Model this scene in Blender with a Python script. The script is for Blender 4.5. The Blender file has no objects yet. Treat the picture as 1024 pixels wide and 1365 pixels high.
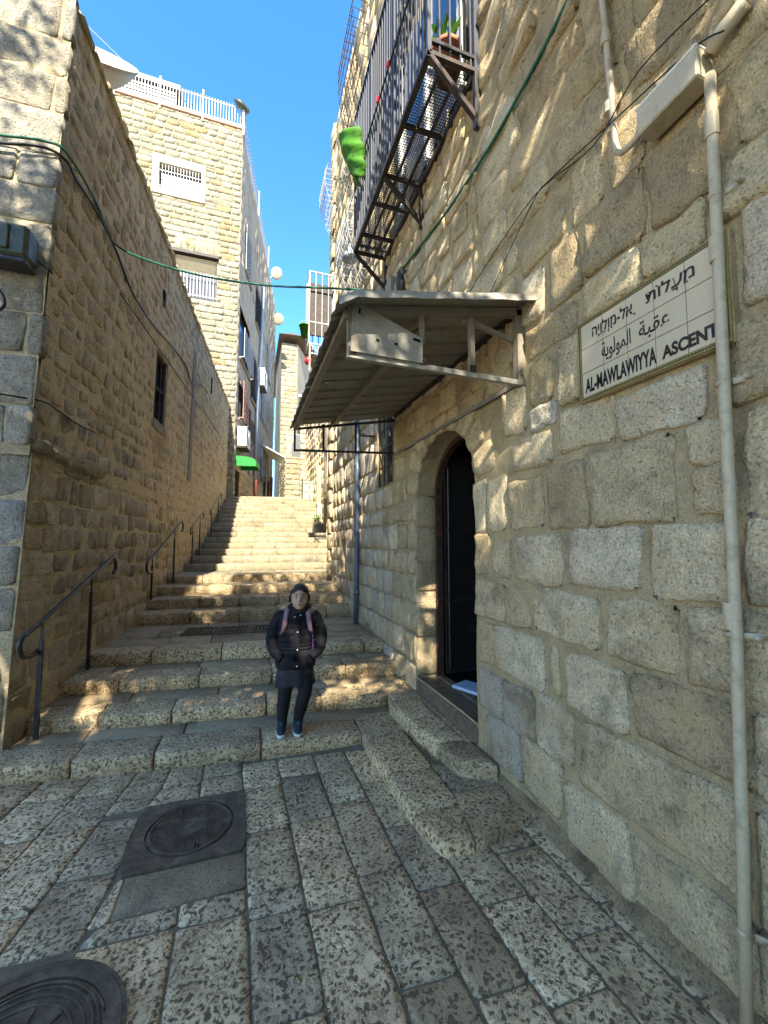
import bpy, math, random
from mathutils import Vector, Matrix, noise, Quaternion

rnd = random.Random(11)
sc = bpy.context.scene
COL = sc.collection
R_ = math.radians

# ------------------------------------------------------------------ camera
CAMZ = 1.75
cam = bpy.data.cameras.new('camera')
cam.sensor_fit = 'HORIZONTAL'
cam.sensor_width = 24.0
cam.lens = 24.0 * 545 / 1024
cam.clip_start = 0.05
cam.clip_end = 2000
cam_o = bpy.data.objects.new('camera', cam)
COL.objects.link(cam_o)
cam_o.location = (0, 0, CAMZ)
cam_o.rotation_euler = (R_(90 + 4.198), 0, -R_(18.42))
sc.camera = cam_o

# ------------------------------------------------------------------ sky, sun, exposure
SUN_EL, SUN_AZ = 44.0, 11.0          # light travels towards +Y, turned 11 degrees towards +X
world = bpy.data.worlds.new("World")
sc.world = world
world.use_nodes = True
wn = world.node_tree
wn.nodes.clear()
sky = wn.nodes.new('ShaderNodeTexSky')
sky.sky_type = 'NISHITA'
sky.sun_disc = False
sky.sun_elevation = R_(SUN_EL)
sky.sun_rotation = R_(180 + SUN_AZ)
sky.altitude = 800
sky.air_density = 1.0
sky.dust_density = 0.3
sky.ozone_density = 1.6
bg = wn.nodes.new('ShaderNodeBackground')
bg.inputs['Strength'].default_value = 0.08
wo = wn.nodes.new('ShaderNodeOutputWorld')
hs = wn.nodes.new('ShaderNodeHueSaturation')
hs.inputs['Saturation'].default_value = 1.3
wn.links.new(sky.outputs[0], hs.inputs['Color'])
wn.links.new(hs.outputs[0], bg.inputs[0])
wn.links.new(bg.outputs[0], wo.inputs[0])

sun = bpy.data.lights.new('sun', 'SUN')
sun.energy = 2.2
sun.angle = R_(0.55)
sun.color = (1.0, 0.92, 0.77)
sun_o = bpy.data.objects.new('sun', sun)
COL.objects.link(sun_o)
d = Vector((math.sin(R_(SUN_AZ)) * math.cos(R_(SUN_EL)), math.cos(R_(SUN_AZ)) * math.cos(R_(SUN_EL)), -math.sin(R_(SUN_EL))))
sun_o.rotation_euler = d.to_track_quat('-Z', 'Y').to_euler()
sun_o.location = (-3, -12, 20)

sc.view_settings.view_transform = 'Standard'
sc.view_settings.look = 'None'
sc.view_settings.exposure = 2.98
sc.view_settings.gamma = 1.0
sc.view_settings.use_curve_mapping = False
sc.cycles.max_bounces = 8
sc.cycles.diffuse_bounces = 5
sc.cycles.use_denoising = True

# ------------------------------------------------------------------ helpers: objects
def link(o, parent=None):
    COL.objects.link(o)
    if parent is not None:
        o.parent = parent
    return o

def wloc(o):
    v = Vector((0, 0, 0))
    while o is not None:
        v += o.location
        o = o.parent
    return v

def thing(name, label, cat, loc=(0, 0, 0), group=None):
    o = bpy.data.objects.new(name, None)
    o.empty_display_size = 0.2
    COL.objects.link(o)
    o.location = loc
    if label: o['label'] = label
    if cat: o['category'] = cat
    if group: o['group'] = group
    return o

def tag(o, label=None, cat=None, group=None, kind=None):
    if label: o['label'] = label
    if cat: o['category'] = cat
    if group: o['group'] = group
    if kind: o['kind'] = kind
    return o

class MB:
    """collects vertices and faces in world coordinates"""
    def __init__(s):
        s.v = []; s.f = []; s.t = []
    def add(s, vs, fs, tint=(.5, .5, .5)):
        b = len(s.v)
        s.v.extend([tuple(p) for p in vs])
        s.f.extend([tuple(i + b for i in f) for f in fs])
        s.t.extend([tint] * len(vs))
    def quad(s, a, b, c, d, tint=(.5, .5, .5)):
        s.add([a, b, c, d], [(0, 1, 2, 3)], tint)
    def box(s, c, size, M=None, tint=(.5, .5, .5), bev=0.0):
        hx, hy, hz = size[0] / 2, size[1] / 2, size[2] / 2
        c = Vector(c)
        if bev > 0:
            vs = []
            b = min(bev, hx * .9, hy * .9, hz * .9)
            for sx in (-1, 1):
                for sy in (-1, 1):
                    for sz in (-1, 1):
                        vs.append(Vector((sx * hx, sy * (hy - b), sz * (hz - b))))
                        vs.append(Vector((sx * (hx - b), sy * hy, sz * (hz - b))))
                        vs.append(Vector((sx * (hx - b), sy * (hy - b), sz * hz)))
            def I(sx, sy, sz, k): return ((sx > 0) * 4 + (sy > 0) * 2 + (sz > 0)) * 3 + k
            fs = []
            for q in (-1, 1):
                fs.append((I(q, -1, -1, 0), I(q, 1, -1, 0), I(q, 1, 1, 0), I(q, -1, 1, 0)))
                fs.append((I(-1, q, -1, 1), I(1, q, -1, 1), I(1, q, 1, 1), I(-1, q, 1, 1)))
                fs.append((I(-1, -1, q, 2), I(1, -1, q, 2), I(1, 1, q, 2), I(-1, 1, q, 2)))
            for p in (-1, 1):
                for q in (-1, 1):
                    fs.append((I(p, q, -1, 0), I(p, q, 1, 0), I(p, q, 1, 1), I(p, q, -1, 1)))
                    fs.append((I(p, -1, q, 0), I(p, 1, q, 0), I(p, 1, q, 2), I(p, -1, q, 2)))
                    fs.append((I(-1, p, q, 1), I(1, p, q, 1), I(1, p, q, 2), I(-1, p, q, 2)))
                    for r in (-1, 1):
                        fs.append((I(p, q, r, 0), I(p, q, r, 1), I(p, q, r, 2)))
        else:
            vs = [Vector((sx * hx, sy * hy, sz * hz)) for sx in (-1, 1) for sy in (-1, 1) for sz in (-1, 1)]
            fs = [(0, 1, 3, 2), (4, 6, 7, 5), (0, 4, 5, 1), (2, 3, 7, 6), (0, 2, 6, 4), (1, 5, 7, 3)]
        if M is not None:
            vs = [M @ v for v in vs]
        s.add([v + c for v in vs], fs, tint)
    def bar(s, a, b, w, h=None, tint=(.5, .5, .5)):
        """a square bar between two points"""
        a = Vector(a); b = Vector(b)
        h = h or w
        dd = (b - a)
        L = dd.length
        if L < 1e-6: return
        z = dd / L
        up = Vector((0, 0, 1)) if abs(z.z) < .9 else Vector((0, 1, 0))
        x = up.cross(z).normalized(); y = z.cross(x)
        vs = []
        for p in (a, b):
            for sx, sy in ((-1, -1), (1, -1), (1, 1), (-1, 1)):
                vs.append(p + x * sx * w / 2 + y * sy * h / 2)
        s.add(vs, [(3, 2, 1, 0), (4, 5, 6, 7), (0, 1, 5, 4), (1, 2, 6, 5), (2, 3, 7, 6), (3, 0, 4, 7)], tint)
    def tube(s, pts, r, seg=8, caps=True, tint=(.5, .5, .5)):
        pts = [Vector(p) for p in pts]
        rs = r if isinstance(r, (list, tuple)) else [r] * len(pts)
        n = len(pts)
        vs = []; prev = None
        for i, p in enumerate(pts):
            t = (pts[min(i + 1, n - 1)] - pts[max(i - 1, 0)])
            t = t.normalized() if t.length > 1e-9 else Vector((0, 0, 1))
            if prev is None:
                up = Vector((0, 0, 1)) if abs(t.z) < .9 else Vector((1, 0, 0))
                x = up.cross(t).normalized()
            else:
                x = (prev - t * prev.dot(t)).normalized()
            prev = x
            y = t.cross(x)
            for k in range(seg):
                a = 2 * math.pi * k / seg
                vs.append(p + (x * math.cos(a) + y * math.sin(a)) * rs[i])
        fs = []
        for i in range(n - 1):
            for k in range(seg):
                k2 = (k + 1) % seg
                fs.append((i * seg + k, i * seg + k2, (i + 1) * seg + k2, (i + 1) * seg + k))
        if caps:
            fs.append(tuple(reversed(range(seg))))
            fs.append(tuple(range((n - 1) * seg, n * seg)))
        s.add(vs, fs, tint)
    def loft(s, rings, seg=20, caps=True, tint=(.5, .5, .5)):
        """rings: (centre, rx, ry, z-rotation, exponent) in local x, y planes"""
        vs = []
        for rg in rings:
            c, rx, ry = Vector(rg[0]), rg[1], rg[2]
            e = rg[3] if len(rg) > 3 else 2.0
            for k in range(seg):
                a = 2 * math.pi * k / seg
                ca, sa = math.cos(a), math.sin(a)
                x = math.copysign(abs(ca) ** (2 / e), ca) * rx
                y = math.copysign(abs(sa) ** (2 / e), sa) * ry
                vs.append(c + Vector((x, y, 0)))
        fs = []
        n = len(rings)
        for i in range(n - 1):
            for k in range(seg):
                k2 = (k + 1) % seg
                fs.append((i * seg + k, i * seg + k2, (i + 1) * seg + k2, (i + 1) * seg + k))
        if caps:
            fs.append(tuple(reversed(range(seg))))
            fs.append(tuple(range((n - 1) * seg, n * seg)))
        s.add(vs, fs, tint)
    def ball(s, c, r, seg=12, rings=8, sc3=(1, 1, 1), M=None, tint=(.5, .5, .5)):
        vs = []
        for j in range(rings + 1):
            th = math.pi * j / rings
            for k in range(seg):
                a = 2 * math.pi * k / seg
                v = Vector((math.sin(th) * math.cos(a) * sc3[0], math.sin(th) * math.sin(a) * sc3[1], math.cos(th) * sc3[2])) * r
                if M is not None: v = M @ v
                vs.append(v + Vector(c))
        fs = []
        for j in range(rings):
            for k in range(seg):
                k2 = (k + 1) % seg
                fs.append((j * seg + k, (j + 1) * seg + k, (j + 1) * seg + k2, j * seg + k2))
        s.add(vs, fs, tint)
    def xform(s, M):
        s.v = [tuple(M @ Vector(p)) for p in s.v]
        return s
    def build(s, name, mat, parent=None, smooth=False, **tags):
        o0 = wloc(parent) if parent is not None else Vector((0, 0, 0))
        me = bpy.data.meshes.new(name)
        me.from_pydata([(p[0] - o0.x, p[1] - o0.y, p[2] - o0.z) for p in s.v], [], s.f)
        ca = me.color_attributes.new('tint', 'FLOAT_COLOR', 'POINT')
        flat = []
        for t in s.t: flat.extend((t[0], t[1], t[2], 1.0))
        ca.data.foreach_set('color', flat)
        if smooth:
            me.polygons.foreach_set('use_smooth', [True] * len(me.polygons))
        me.update()
        if isinstance(mat, (list, tuple)):
            for m_ in mat: me.materials.append(m_)
        else:
            me.materials.append(mat)
        o = bpy.data.objects.new(name, me)
        link(o, parent)
        tag(o, **tags)
        return o

# ------------------------------------------------------------------ helpers: materials
def N(nt, typ, ins=None, **props):
    n = nt.nodes.new(typ)
    for k, v in props.items():
        setattr(n, k, v)
    for k, v in (ins or {}).items():
        if isinstance(v, bpy.types.NodeSocket):
            nt.links.new(v, n.inputs[k])
        else:
            n.inputs[k].default_value = v
    return n

def newmat(name):
    m = bpy.data.materials.new(name)
    m.use_nodes = True
    nt = m.node_tree
    nt.nodes.clear()
    out = nt.nodes.new('ShaderNodeOutputMaterial')
    b = nt.nodes.new('ShaderNodeBsdfPrincipled')
    nt.links.new(b.outputs[0], out.inputs[0])
    return m, nt, b

def c4(c): return (c[0], c[1], c[2], 1.0)

def ramp(nt, fac, stops, interp='LINEAR'):
    r = nt.nodes.new('ShaderNodeValToRGB')
    r.color_ramp.interpolation = interp
    el = r.color_ramp.elements
    while len(el) > len(stops): el.remove(el[-1])
    while len(el) < len(stops): el.new(0.5)
    for e, (p, c) in zip(el, stops):
        e.position = p
        e.color = c4(c)
    nt.links.new(fac, r.inputs[0])
    return r.outputs[0]

def mrange(nt, v, a, b, c, d2, smooth=False):
    n = N(nt, 'ShaderNodeMapRange', {'Value': v, 'From Min': a, 'From Max': b, 'To Min': c, 'To Max': d2})
    if smooth: n.interpolation_type = 'SMOOTHSTEP'
    return n.outputs[0]

def mixc(nt, fac, a, b, mode='MIX'):
    n = nt.nodes.new('ShaderNodeMix')
    n.data_type = 'RGBA'
    n.blend_type = mode
    for sock, v in ((n.inputs[0], fac), (n.inputs[6], a), (n.inputs[7], b)):
        if isinstance(v, bpy.types.NodeSocket): nt.links.new(v, sock)
        elif isinstance(v, (tuple, list)): sock.default_value = c4(v)
        else: sock.default_value = v
    return n.outputs[2]

def math_(nt, op, a, b=None, c=None):
    n = nt.nodes.new('ShaderNodeMath')
    n.operation = op
    for i, v in enumerate((a, b, c)):
        if v is None: continue
        if isinstance(v, bpy.types.NodeSocket): nt.links.new(v, n.inputs[i])
        else: n.inputs[i].default_value = v
    return n.outputs[0]

def grey(nt, sock):
    n = nt.nodes.new('ShaderNodeCombineColor')
    for i in range(3): nt.links.new(sock, n.inputs[i])
    return n.outputs[0]

def stone_mat(name, cols, mott=(.72, 1.22), stain=(.08, .07, .055), stain_amt=.5, stain_scale=1.6,
              pits=.5, pit_scale=55, bump=.6, bdist=.012, fine=70, warm=None, rough=.92, tool=0.0):
    m, nt, b = newmat(name)
    geo = N(nt, 'ShaderNodeNewGeometry')
    pos = geo.outputs['Position']
    att = N(nt, 'ShaderNodeAttribute', attribute_name='tint')
    sep = N(nt, 'ShaderNodeSeparateColor', {0: att.outputs['Color']})
    r, g, bl = sep.outputs[0], sep.outputs[1], sep.outputs[2]
    # offset the noise per stone so neighbours differ
    off = N(nt, 'ShaderNodeVectorMath', {0: att.outputs['Color'], 1: (13.0, 17.0, 11.0)}, operation='MULTIPLY')
    p2 = N(nt, 'ShaderNodeVectorMath', {0: pos, 1: off.outputs[0]}, operation='ADD').outputs[0]
    k = len(cols)
    base = ramp(nt, r, [(i / (k - 1), c) for i, c in enumerate(cols)])
    n1 = N(nt, 'ShaderNodeTexNoise', {'Vector': p2, 'Scale': 7.0, 'Detail': 7.0, 'Roughness': .65}).outputs[0]
    n2 = N(nt, 'ShaderNodeTexNoise', {'Vector': p2, 'Scale': fine, 'Detail': 6.0, 'Roughness': .7}).outputs[0]
    f1 = mrange(nt, n1, .3, .7, mott[0], mott[1])
    col = mixc(nt, 1.0, base, grey(nt, f1), 'MULTIPLY')
    f2 = mrange(nt, n2, .3, .7, .56, 1.42)
    col = mixc(nt, 1.0, col, grey(nt, f2), 'MULTIPLY')
    if warm:
        nw = N(nt, 'ShaderNodeTexNoise', {'Vector': p2, 'Scale': 3.5, 'Detail': 4.0}).outputs[0]
        col = mixc(nt, mrange(nt, nw, .5, .68, 0, .65), col, warm)
    # broad stains, heavier where the stone itself is marked (tint.g)
    ns = N(nt, 'ShaderNodeTexNoise', {'Vector': pos, 'Scale': stain_scale, 'Detail': 8.0, 'Roughness': .68}).outputs[0]
    s1 = mrange(nt, ns, .54, .68, 0, stain_amt)
    s2 = mrange(nt, n1, .38, .62, 0, 1)
    s2 = math_(nt, 'MULTIPLY', s2, mrange(nt, g, .5, 1.0, 0, .85))
    sf = math_(nt, 'MAXIMUM', s1, s2)
    col = mixc(nt, sf, col, stain)
    # pits
    pn = N(nt, 'ShaderNodeTexNoise', {'Vector': p2, 'Scale': pit_scale, 'Detail': 3.0, 'Roughness': .6}).outputs[0]
    pf = mrange(nt, pn, .57, .68, 0, 1)
    col = mixc(nt, math_(nt, 'MULTIPLY', pf, pits), col, (stain[0] * .9, stain[1] * .9, stain[2] * .9))
    nt.links.new(col, b.inputs['Base Color'])
    b.inputs['Roughness'].default_value = rough
    b.inputs['Specular IOR Level'].default_value = .25
    nb = N(nt, 'ShaderNodeTexNoise', {'Vector': p2, 'Scale': 16.0, 'Detail': 9.0, 'Roughness': .72, 'Distortion': .4}).outputs[0]
    h = math_(nt, 'MULTIPLY_ADD', pf, -.35, nb)
    h = math_(nt, 'MULTIPLY_ADD', n2, .55, h)
    if tool > 0:
        sc3 = N(nt, 'ShaderNodeMapping', {'Vector': p2, 'Scale': (60, 60, 22), 'Rotation': (.5, .3, .2)})
        tn = N(nt, 'ShaderNodeTexNoise', {'Vector': sc3.outputs[0], 'Scale': 1.0, 'Detail': 3.0, 'Roughness': .6}).outputs[0]
        h = math_(nt, 'MULTIPLY_ADD', tn, tool, h)
    bp = N(nt, 'ShaderNodeBump', {'Strength': bump, 'Distance': bdist * 4, 'Height': h})
    nt.links.new(bp.outputs[0], b.inputs['Normal'])
    return m

def pick_mat(name, pale, mid, dark, amt=1.0, scale=34.0):
    """pick-dressed limestone: dark pits between pale worn ridges"""
    m, nt, b = newmat(name)
    geo = N(nt, 'ShaderNodeNewGeometry')
    pos = geo.outputs['Position']
    att = N(nt, 'ShaderNodeAttribute', attribute_name='tint')
    sep = N(nt, 'ShaderNodeSeparateColor', {0: att.outputs['Color']})
    r, g = sep.outputs[0], sep.outputs[1]
    off = N(nt, 'ShaderNodeVectorMath', {0: att.outputs['Color'], 1: (13.0, 17.0, 11.0)}, operation='MULTIPLY')
    p2 = N(nt, 'ShaderNodeVectorMath', {0: pos, 1: off.outputs[0]}, operation='ADD').outputs[0]
    wn_ = N(nt, 'ShaderNodeTexNoise', {'Vector': p2, 'Scale': scale * .55, 'Detail': 3.0})
    wv = N(nt, 'ShaderNodeVectorMath', {0: wn_.outputs['Color'], 1: (.5, .5, .5)}, operation='SUBTRACT')
    wv2 = N(nt, 'ShaderNodeVectorMath', {0: wv.outputs[0], 'Scale': 1.7 / scale}, operation='SCALE')
    p3 = N(nt, 'ShaderNodeVectorMath', {0: p2, 1: wv2.outputs[0]}, operation='ADD').outputs[0]
    nn = N(nt, 'ShaderNodeTexNoise', {'Vector': p3, 'Scale': scale, 'Detail': 3.0, 'Roughness': .55, 'Distortion': .35}).outputs[0]
    vo = N(nt, 'ShaderNodeTexVoronoi', {'Vector': p3, 'Scale': scale * 1.1, 'Randomness': 1.0}, feature='F1').outputs['Distance']
    big = N(nt, 'ShaderNodeTexNoise', {'Vector': pos, 'Scale': 1.1, 'Detail': 5.0, 'Roughness': .6}).outputs[0]
    mid_n = N(nt, 'ShaderNodeTexNoise', {'Vector': p2, 'Scale': 5.0, 'Detail': 4.0}).outputs[0]
    rid = math_(nt, 'ABSOLUTE', math_(nt, 'SUBTRACT', nn, .53))
    worn = math_(nt, 'ADD', mrange(nt, mid_n, .35, .65, .35, 1.0), mrange(nt, g, 0, 1, .25, -.55))
    worn = math_(nt, 'ADD', worn, mrange(nt, big, .35, .65, -.25, .2))
    worn = N(nt, 'ShaderNodeClamp', {0: worn}).outputs[0]
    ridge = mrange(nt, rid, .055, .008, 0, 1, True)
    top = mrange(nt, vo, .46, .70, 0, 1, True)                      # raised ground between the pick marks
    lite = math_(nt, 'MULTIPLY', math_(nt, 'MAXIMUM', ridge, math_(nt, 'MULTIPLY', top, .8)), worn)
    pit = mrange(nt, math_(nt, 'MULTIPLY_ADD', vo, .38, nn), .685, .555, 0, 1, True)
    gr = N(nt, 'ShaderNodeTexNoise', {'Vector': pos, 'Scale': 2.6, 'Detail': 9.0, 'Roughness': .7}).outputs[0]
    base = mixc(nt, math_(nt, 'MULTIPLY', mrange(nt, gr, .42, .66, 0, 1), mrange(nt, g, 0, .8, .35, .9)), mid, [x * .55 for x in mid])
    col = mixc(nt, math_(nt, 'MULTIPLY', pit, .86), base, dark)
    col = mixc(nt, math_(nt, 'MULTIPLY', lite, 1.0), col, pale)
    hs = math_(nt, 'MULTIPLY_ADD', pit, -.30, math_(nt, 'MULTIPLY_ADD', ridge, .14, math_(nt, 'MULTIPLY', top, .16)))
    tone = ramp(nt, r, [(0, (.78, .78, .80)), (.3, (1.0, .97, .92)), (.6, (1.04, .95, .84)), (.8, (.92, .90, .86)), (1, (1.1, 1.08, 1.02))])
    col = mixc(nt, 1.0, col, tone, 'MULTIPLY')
    fn = N(nt, 'ShaderNodeTexNoise', {'Vector': p2, 'Scale': 160.0, 'Detail': 4.0, 'Roughness': .7}).outputs[0]
    col = mixc(nt, 1.0, col, grey(nt, mrange(nt, fn, .3, .7, .75, 1.22)), 'MULTIPLY')
    nt.links.new(col, b.inputs['Base Color'])
    nt.links.new(mrange(nt, lite, 0, 1, .72, .45), b.inputs['Roughness'])
    b.inputs['Specular IOR Level'].default_value = .35
    h = math_(nt, 'MULTIPLY_ADD', fn, .12, hs)
    bp = N(nt, 'ShaderNodeBump', {'Strength': .7 * amt, 'Distance': .016, 'Height': h})
    nt.links.new(bp.outputs[0], b.inputs['Normal'])
    return m

def paint_mat(name, col, rough=.5, metal=0.0, var=.15, dirt=None, dirt_amt=.3, scale=9.0, bump=.1, spec=.4):
    m, nt, b = newmat(name)
    geo = N(nt, 'ShaderNodeNewGeometry')
    pos = geo.outputs['Position']
    n1 = N(nt, 'ShaderNodeTexNoise', {'Vector': pos, 'Scale': scale, 'Detail': 6.0, 'Roughness': .65}).outputs[0]
    n2 = N(nt, 'ShaderNodeTexNoise', {'Vector': pos, 'Scale': scale * 9, 'Detail': 4.0, 'Roughness': .6}).outputs[0]
    c = mixc(nt, 1.0, col, grey(nt, mrange(nt, n1, .3, .7, 1 - var, 1 + var)), 'MULTIPLY')
    c = mixc(nt, 1.0, c, grey(nt, mrange(nt, n2, .3, .7, 1 - var * .6, 1 + var * .6)), 'MULTIPLY')
    if dirt:
        c = mixc(nt, mrange(nt, n1, .5, .68, 0, dirt_amt), c, dirt)
    nt.links.new(c, b.inputs['Base Color'])
    b.inputs['Roughness'].default_value = rough
    b.inputs['Metallic'].default_value = metal
    b.inputs['Specular IOR Level'].default_value = spec
    if bump:
        bp = N(nt, 'ShaderNodeBump', {'Strength': bump, 'Distance': .01, 'Height': n2})
        nt.links.new(bp.outputs[0], b.inputs['Normal'])
    return m

MAT = {}
MAT['wall_near'] = stone_mat('limestone_rubble', [(.42, .31, .17), (.56, .43, .245), (.67, .52, .305), (.76, .61, .38), (.60, .52, .40)],
                             mott=(.70, 1.25), stain=(.15, .115, .07), stain_amt=.62, stain_scale=2.1, pits=.5, pit_scale=58, bump=.75, bdist=.011, tool=.6, warm=(.56, .40, .20), fine=95)
MAT['mortar_near'] = stone_mat('sandy_mortar', [(.42, .315, .17), (.47, .36, .20)], mott=(.72, 1.15), stain=(.13, .10, .065), stain_amt=.6,
                               pits=.3, pit_scale=90, bump=.6, bdist=.007, fine=120, stain_scale=2.4)
MAT['mortar_foot'] = stone_mat('dirty_foot_mortar', [(.34, .25, .14), (.40, .30, .17)], mott=(.6, 1.2), stain=(.10, .075, .045), stain_amt=.8,
                               pits=.4, pit_scale=50, bump=.8, bdist=.012, fine=80, stain_scale=3.0)
MAT['wall_left'] = stone_mat('old_brown_limestone', [(.40, .315, .19), (.47, .375, .235), (.55, .45, .29), (.61, .51, .345), (.45, .385, .29)],
                             mott=(.66, 1.26), stain=(.075, .062, .05), stain_amt=.42, pits=.5, pit_scale=40, bump=.7, bdist=.011, warm=(.44, .29, .13))
MAT['mortar_left'] = stone_mat('brown_lime_mortar', [(.52, .41, .24), (.56, .445, .265)], mott=(.72, 1.15), stain=(.10, .075, .045), stain_amt=.55,
                               pits=.3, pit_scale=80, bump=.6, bdist=.009, stain_scale=.9)
MAT['wall_corner'] = stone_mat('grey_ashlar', [(.34, .30, .22), (.42, .37, .28), (.36, .34, .29)], mott=(.7, 1.2), stain=(.14, .13, .10),
                               stain_amt=.6, pits=.4, pit_scale=34, bump=.8, bdist=.012)
MAT['wall_sunny'] = stone_mat('cream_rockface_stone', [(.38, .335, .215), (.41, .37, .25), (.44, .40, .29), (.42, .38, .27), (.41, .315, .16)], mott=(.85, 1.1),
                              stain=(.35, .26, .13), stain_amt=.25, pits=.12, pit_scale=14, bump=.9, bdist=.03, fine=24)
MAT['mortar_sunny'] = paint_mat('pale_joint_mortar', (.25, .22, .155), rough=.95, var=.1, spec=.2)
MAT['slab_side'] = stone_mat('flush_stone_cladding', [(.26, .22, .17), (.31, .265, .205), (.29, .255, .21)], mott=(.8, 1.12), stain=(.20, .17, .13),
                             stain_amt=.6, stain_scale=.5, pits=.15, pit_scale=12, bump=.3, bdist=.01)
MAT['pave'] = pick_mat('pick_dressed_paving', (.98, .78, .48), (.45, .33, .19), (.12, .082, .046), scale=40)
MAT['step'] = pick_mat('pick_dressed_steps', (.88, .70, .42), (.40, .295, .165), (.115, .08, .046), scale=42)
MAT['tread'] = stone_mat('worn_tread_stone', [(.32, .24, .14), (.38, .29, .17), (.44, .34, .20)], mott=(.7, 1.2), stain=(.07, .06, .05), stain_amt=.6,
                         pits=.4, pit_scale=40, bump=.5, bdist=.008, rough=.65)
MAT['step_far'] = stone_mat('upper_step_stone', [(.27, .23, .145), (.32, .275, .18), (.36, .315, .22)], mott=(.75, 1.2), stain=(.09, .075, .05), stain_amt=.5,
                            pits=.4, pit_scale=26, bump=.6, bdist=.014)
MAT['joint'] = paint_mat('dark_joint_grout', (.19, .155, .10), rough=.95, var=.3, spec=.2)
MAT['earth'] = paint_mat('packed_ground', (.42, .34, .22), rough=.95, var=.2, spec=.2, scale=2)
MAT['concrete'] = stone_mat('worn_concrete', [(.22, .195, .155), (.25, .225, .18)], mott=(.75, 1.15), stain=(.10, .085, .065), stain_amt=.5, pits=.3, pit_scale=60,
                            bump=.5, bdist=.006)
MAT['iron'] = paint_mat('cast_iron', (.10, .075, .048), rough=.6, metal=.0, var=.4, dirt=(.24, .19, .13), dirt_amt=.35, scale=14, bump=.5)
MAT['black_metal'] = paint_mat('black_painted_steel', (.028, .028, .032), rough=.42, metal=.2, var=.25, scale=12)
MAT['rail_metal'] = paint_mat('worn_dark_handrail', (.045, .047, .052), rough=.35, metal=.6, var=.3, scale=12)
MAT['rust_metal'] = paint_mat('dark_rusty_steel', (.038, .030, .027), rough=.6, metal=.3, var=.3, dirt=(.12, .06, .035), dirt_amt=.5, scale=14)
MAT['blue_metal'] = paint_mat('blue_grey_steel_bars', (.045, .05, .068), rough=.5, metal=.1, var=.25, scale=10)
MAT['galv'] = paint_mat('galvanised_sheet', (.32, .30, .25), rough=.55, metal=.15, var=.25, dirt=(.17, .12, .07), dirt_amt=.7, scale=5)
MAT['awning_sheet'] = paint_mat('dull_beige_sheet', (.27, .24, .18), rough=.6, metal=.05, var=.25, dirt=(.15, .095, .05), dirt_amt=.7, scale=4)
MAT['awning_frame'] = paint_mat('tan_painted_frame', (.22, .185, .135), rough=.6, var=.25, dirt=(.09, .06, .04), dirt_amt=.5, scale=10)
MAT['pvc'] = paint_mat('weathered_pvc_pipe', (.47, .39, .26), rough=.5, var=.12, dirt=(.20, .16, .10), dirt_amt=.75, scale=9)
MAT['pipe_blue'] = paint_mat('grey_blue_pipe', (.12, .15, .19), rough=.5, metal=.2, var=.25, dirt=(.08, .08, .07), dirt_amt=.5)
MAT['cable_green'] = paint_mat('green_cable', (.015, .11, .06), rough=.5, var=.25, scale=8)
MAT['cable_black'] = paint_mat('black_cable', (.012, .012, .012), rough=.5, var=.2, bump=0)
MAT['surround'] = paint_mat('pale_dressed_surround', (.42, .38, .28), rough=.8, var=.08)
MAT['curtain'] = paint_mat('grey_curtain', (.20, .20, .21), rough=.9, var=.2)
MAT['sill_dark'] = paint_mat('worn_dark_sill', (.15, .11, .07), rough=.7, var=.4, scale=14, bump=.6)
MAT['white'] = paint_mat('white_paint', (.78, .77, .73), rough=.5, var=.08, dirt=(.5, .46, .38), dirt_amt=.4)
MAT['white_metal'] = paint_mat('white_painted_railing', (.36, .35, .33), rough=.45, var=.1)
MAT['glass_dark'] = paint_mat('dark_window_glass', (.02, .022, .026), rough=.12, var=.3, bump=0, spec=.6)
MAT['black'] = paint_mat('black_void_shade', (.006, .005, .005), rough=.8, var=.2, bump=0, spec=.1)  # flat black painted in for the shade inside holes and the room
MAT['door'] = paint_mat('black_lacquered_door', (.014, .012, .011), rough=.32, var=.3, scale=6, spec=.5)
MAT['door_frame'] = paint_mat('rusty_brown_door_frame', (.06, .032, .024), rough=.5, metal=.3, var=.3, dirt=(.14, .06, .04), dirt_amt=.5, scale=16)
MAT['tile'] = paint_mat('glazed_cream_tile', (.52, .43, .29), rough=.22, var=.05, scale=4, spec=.5, dirt=(.5, .42, .30), dirt_amt=.3, bump=.03)
MAT['tile_edge'] = paint_mat('ochre_patterned_border', (.26, .20, .075), rough=.3, var=.2, scale=20)
MAT['ink'] = paint_mat('dark_glaze_ink', (.016, .012, .012), rough=.3, var=.1, bump=0)
MAT['leaf_border'] = paint_mat('dark_olive_glaze', (.07, .06, .02), rough=.3, var=.2, bump=0)
MAT['terracotta'] = paint_mat('terracotta', (.34, .12, .06), rough=.8, var=.2)
MAT['green_plastic'] = paint_mat('bright_green_plastic', (.05, .17, .01), rough=.7, var=.35, scale=9, spec=.2)
MAT['red'] = paint_mat('red_plastic', (.62, .02, .03), rough=.4, var=.1)
MAT['awning_green'] = paint_mat('green_awning_cloth', (.01, .20, .035), rough=.55, var=.12)
MAT['roof_brown'] = paint_mat('brown_eaves', (.10, .07, .05), rough=.8, var=.2)
MAT['coping_red'] = paint_mat('pink_coping', (.50, .25, .18), rough=.8, var=.2)
MAT['yellow'] = paint_mat('yellow_paint', (.72, .62, .22), rough=.6, var=.1)
MAT['gate'] = paint_mat('grey_green_gate', (.28, .32, .24), rough=.6, var=.1)
MAT['red_pipe'] = paint_mat('red_brown_pipe', (.36, .08, .045), rough=.6, var=.15)
MAT['grey_pipe'] = paint_mat('light_grey_pipe', (.34, .36, .38), rough=.5, metal=.2, var=.12)
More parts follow.
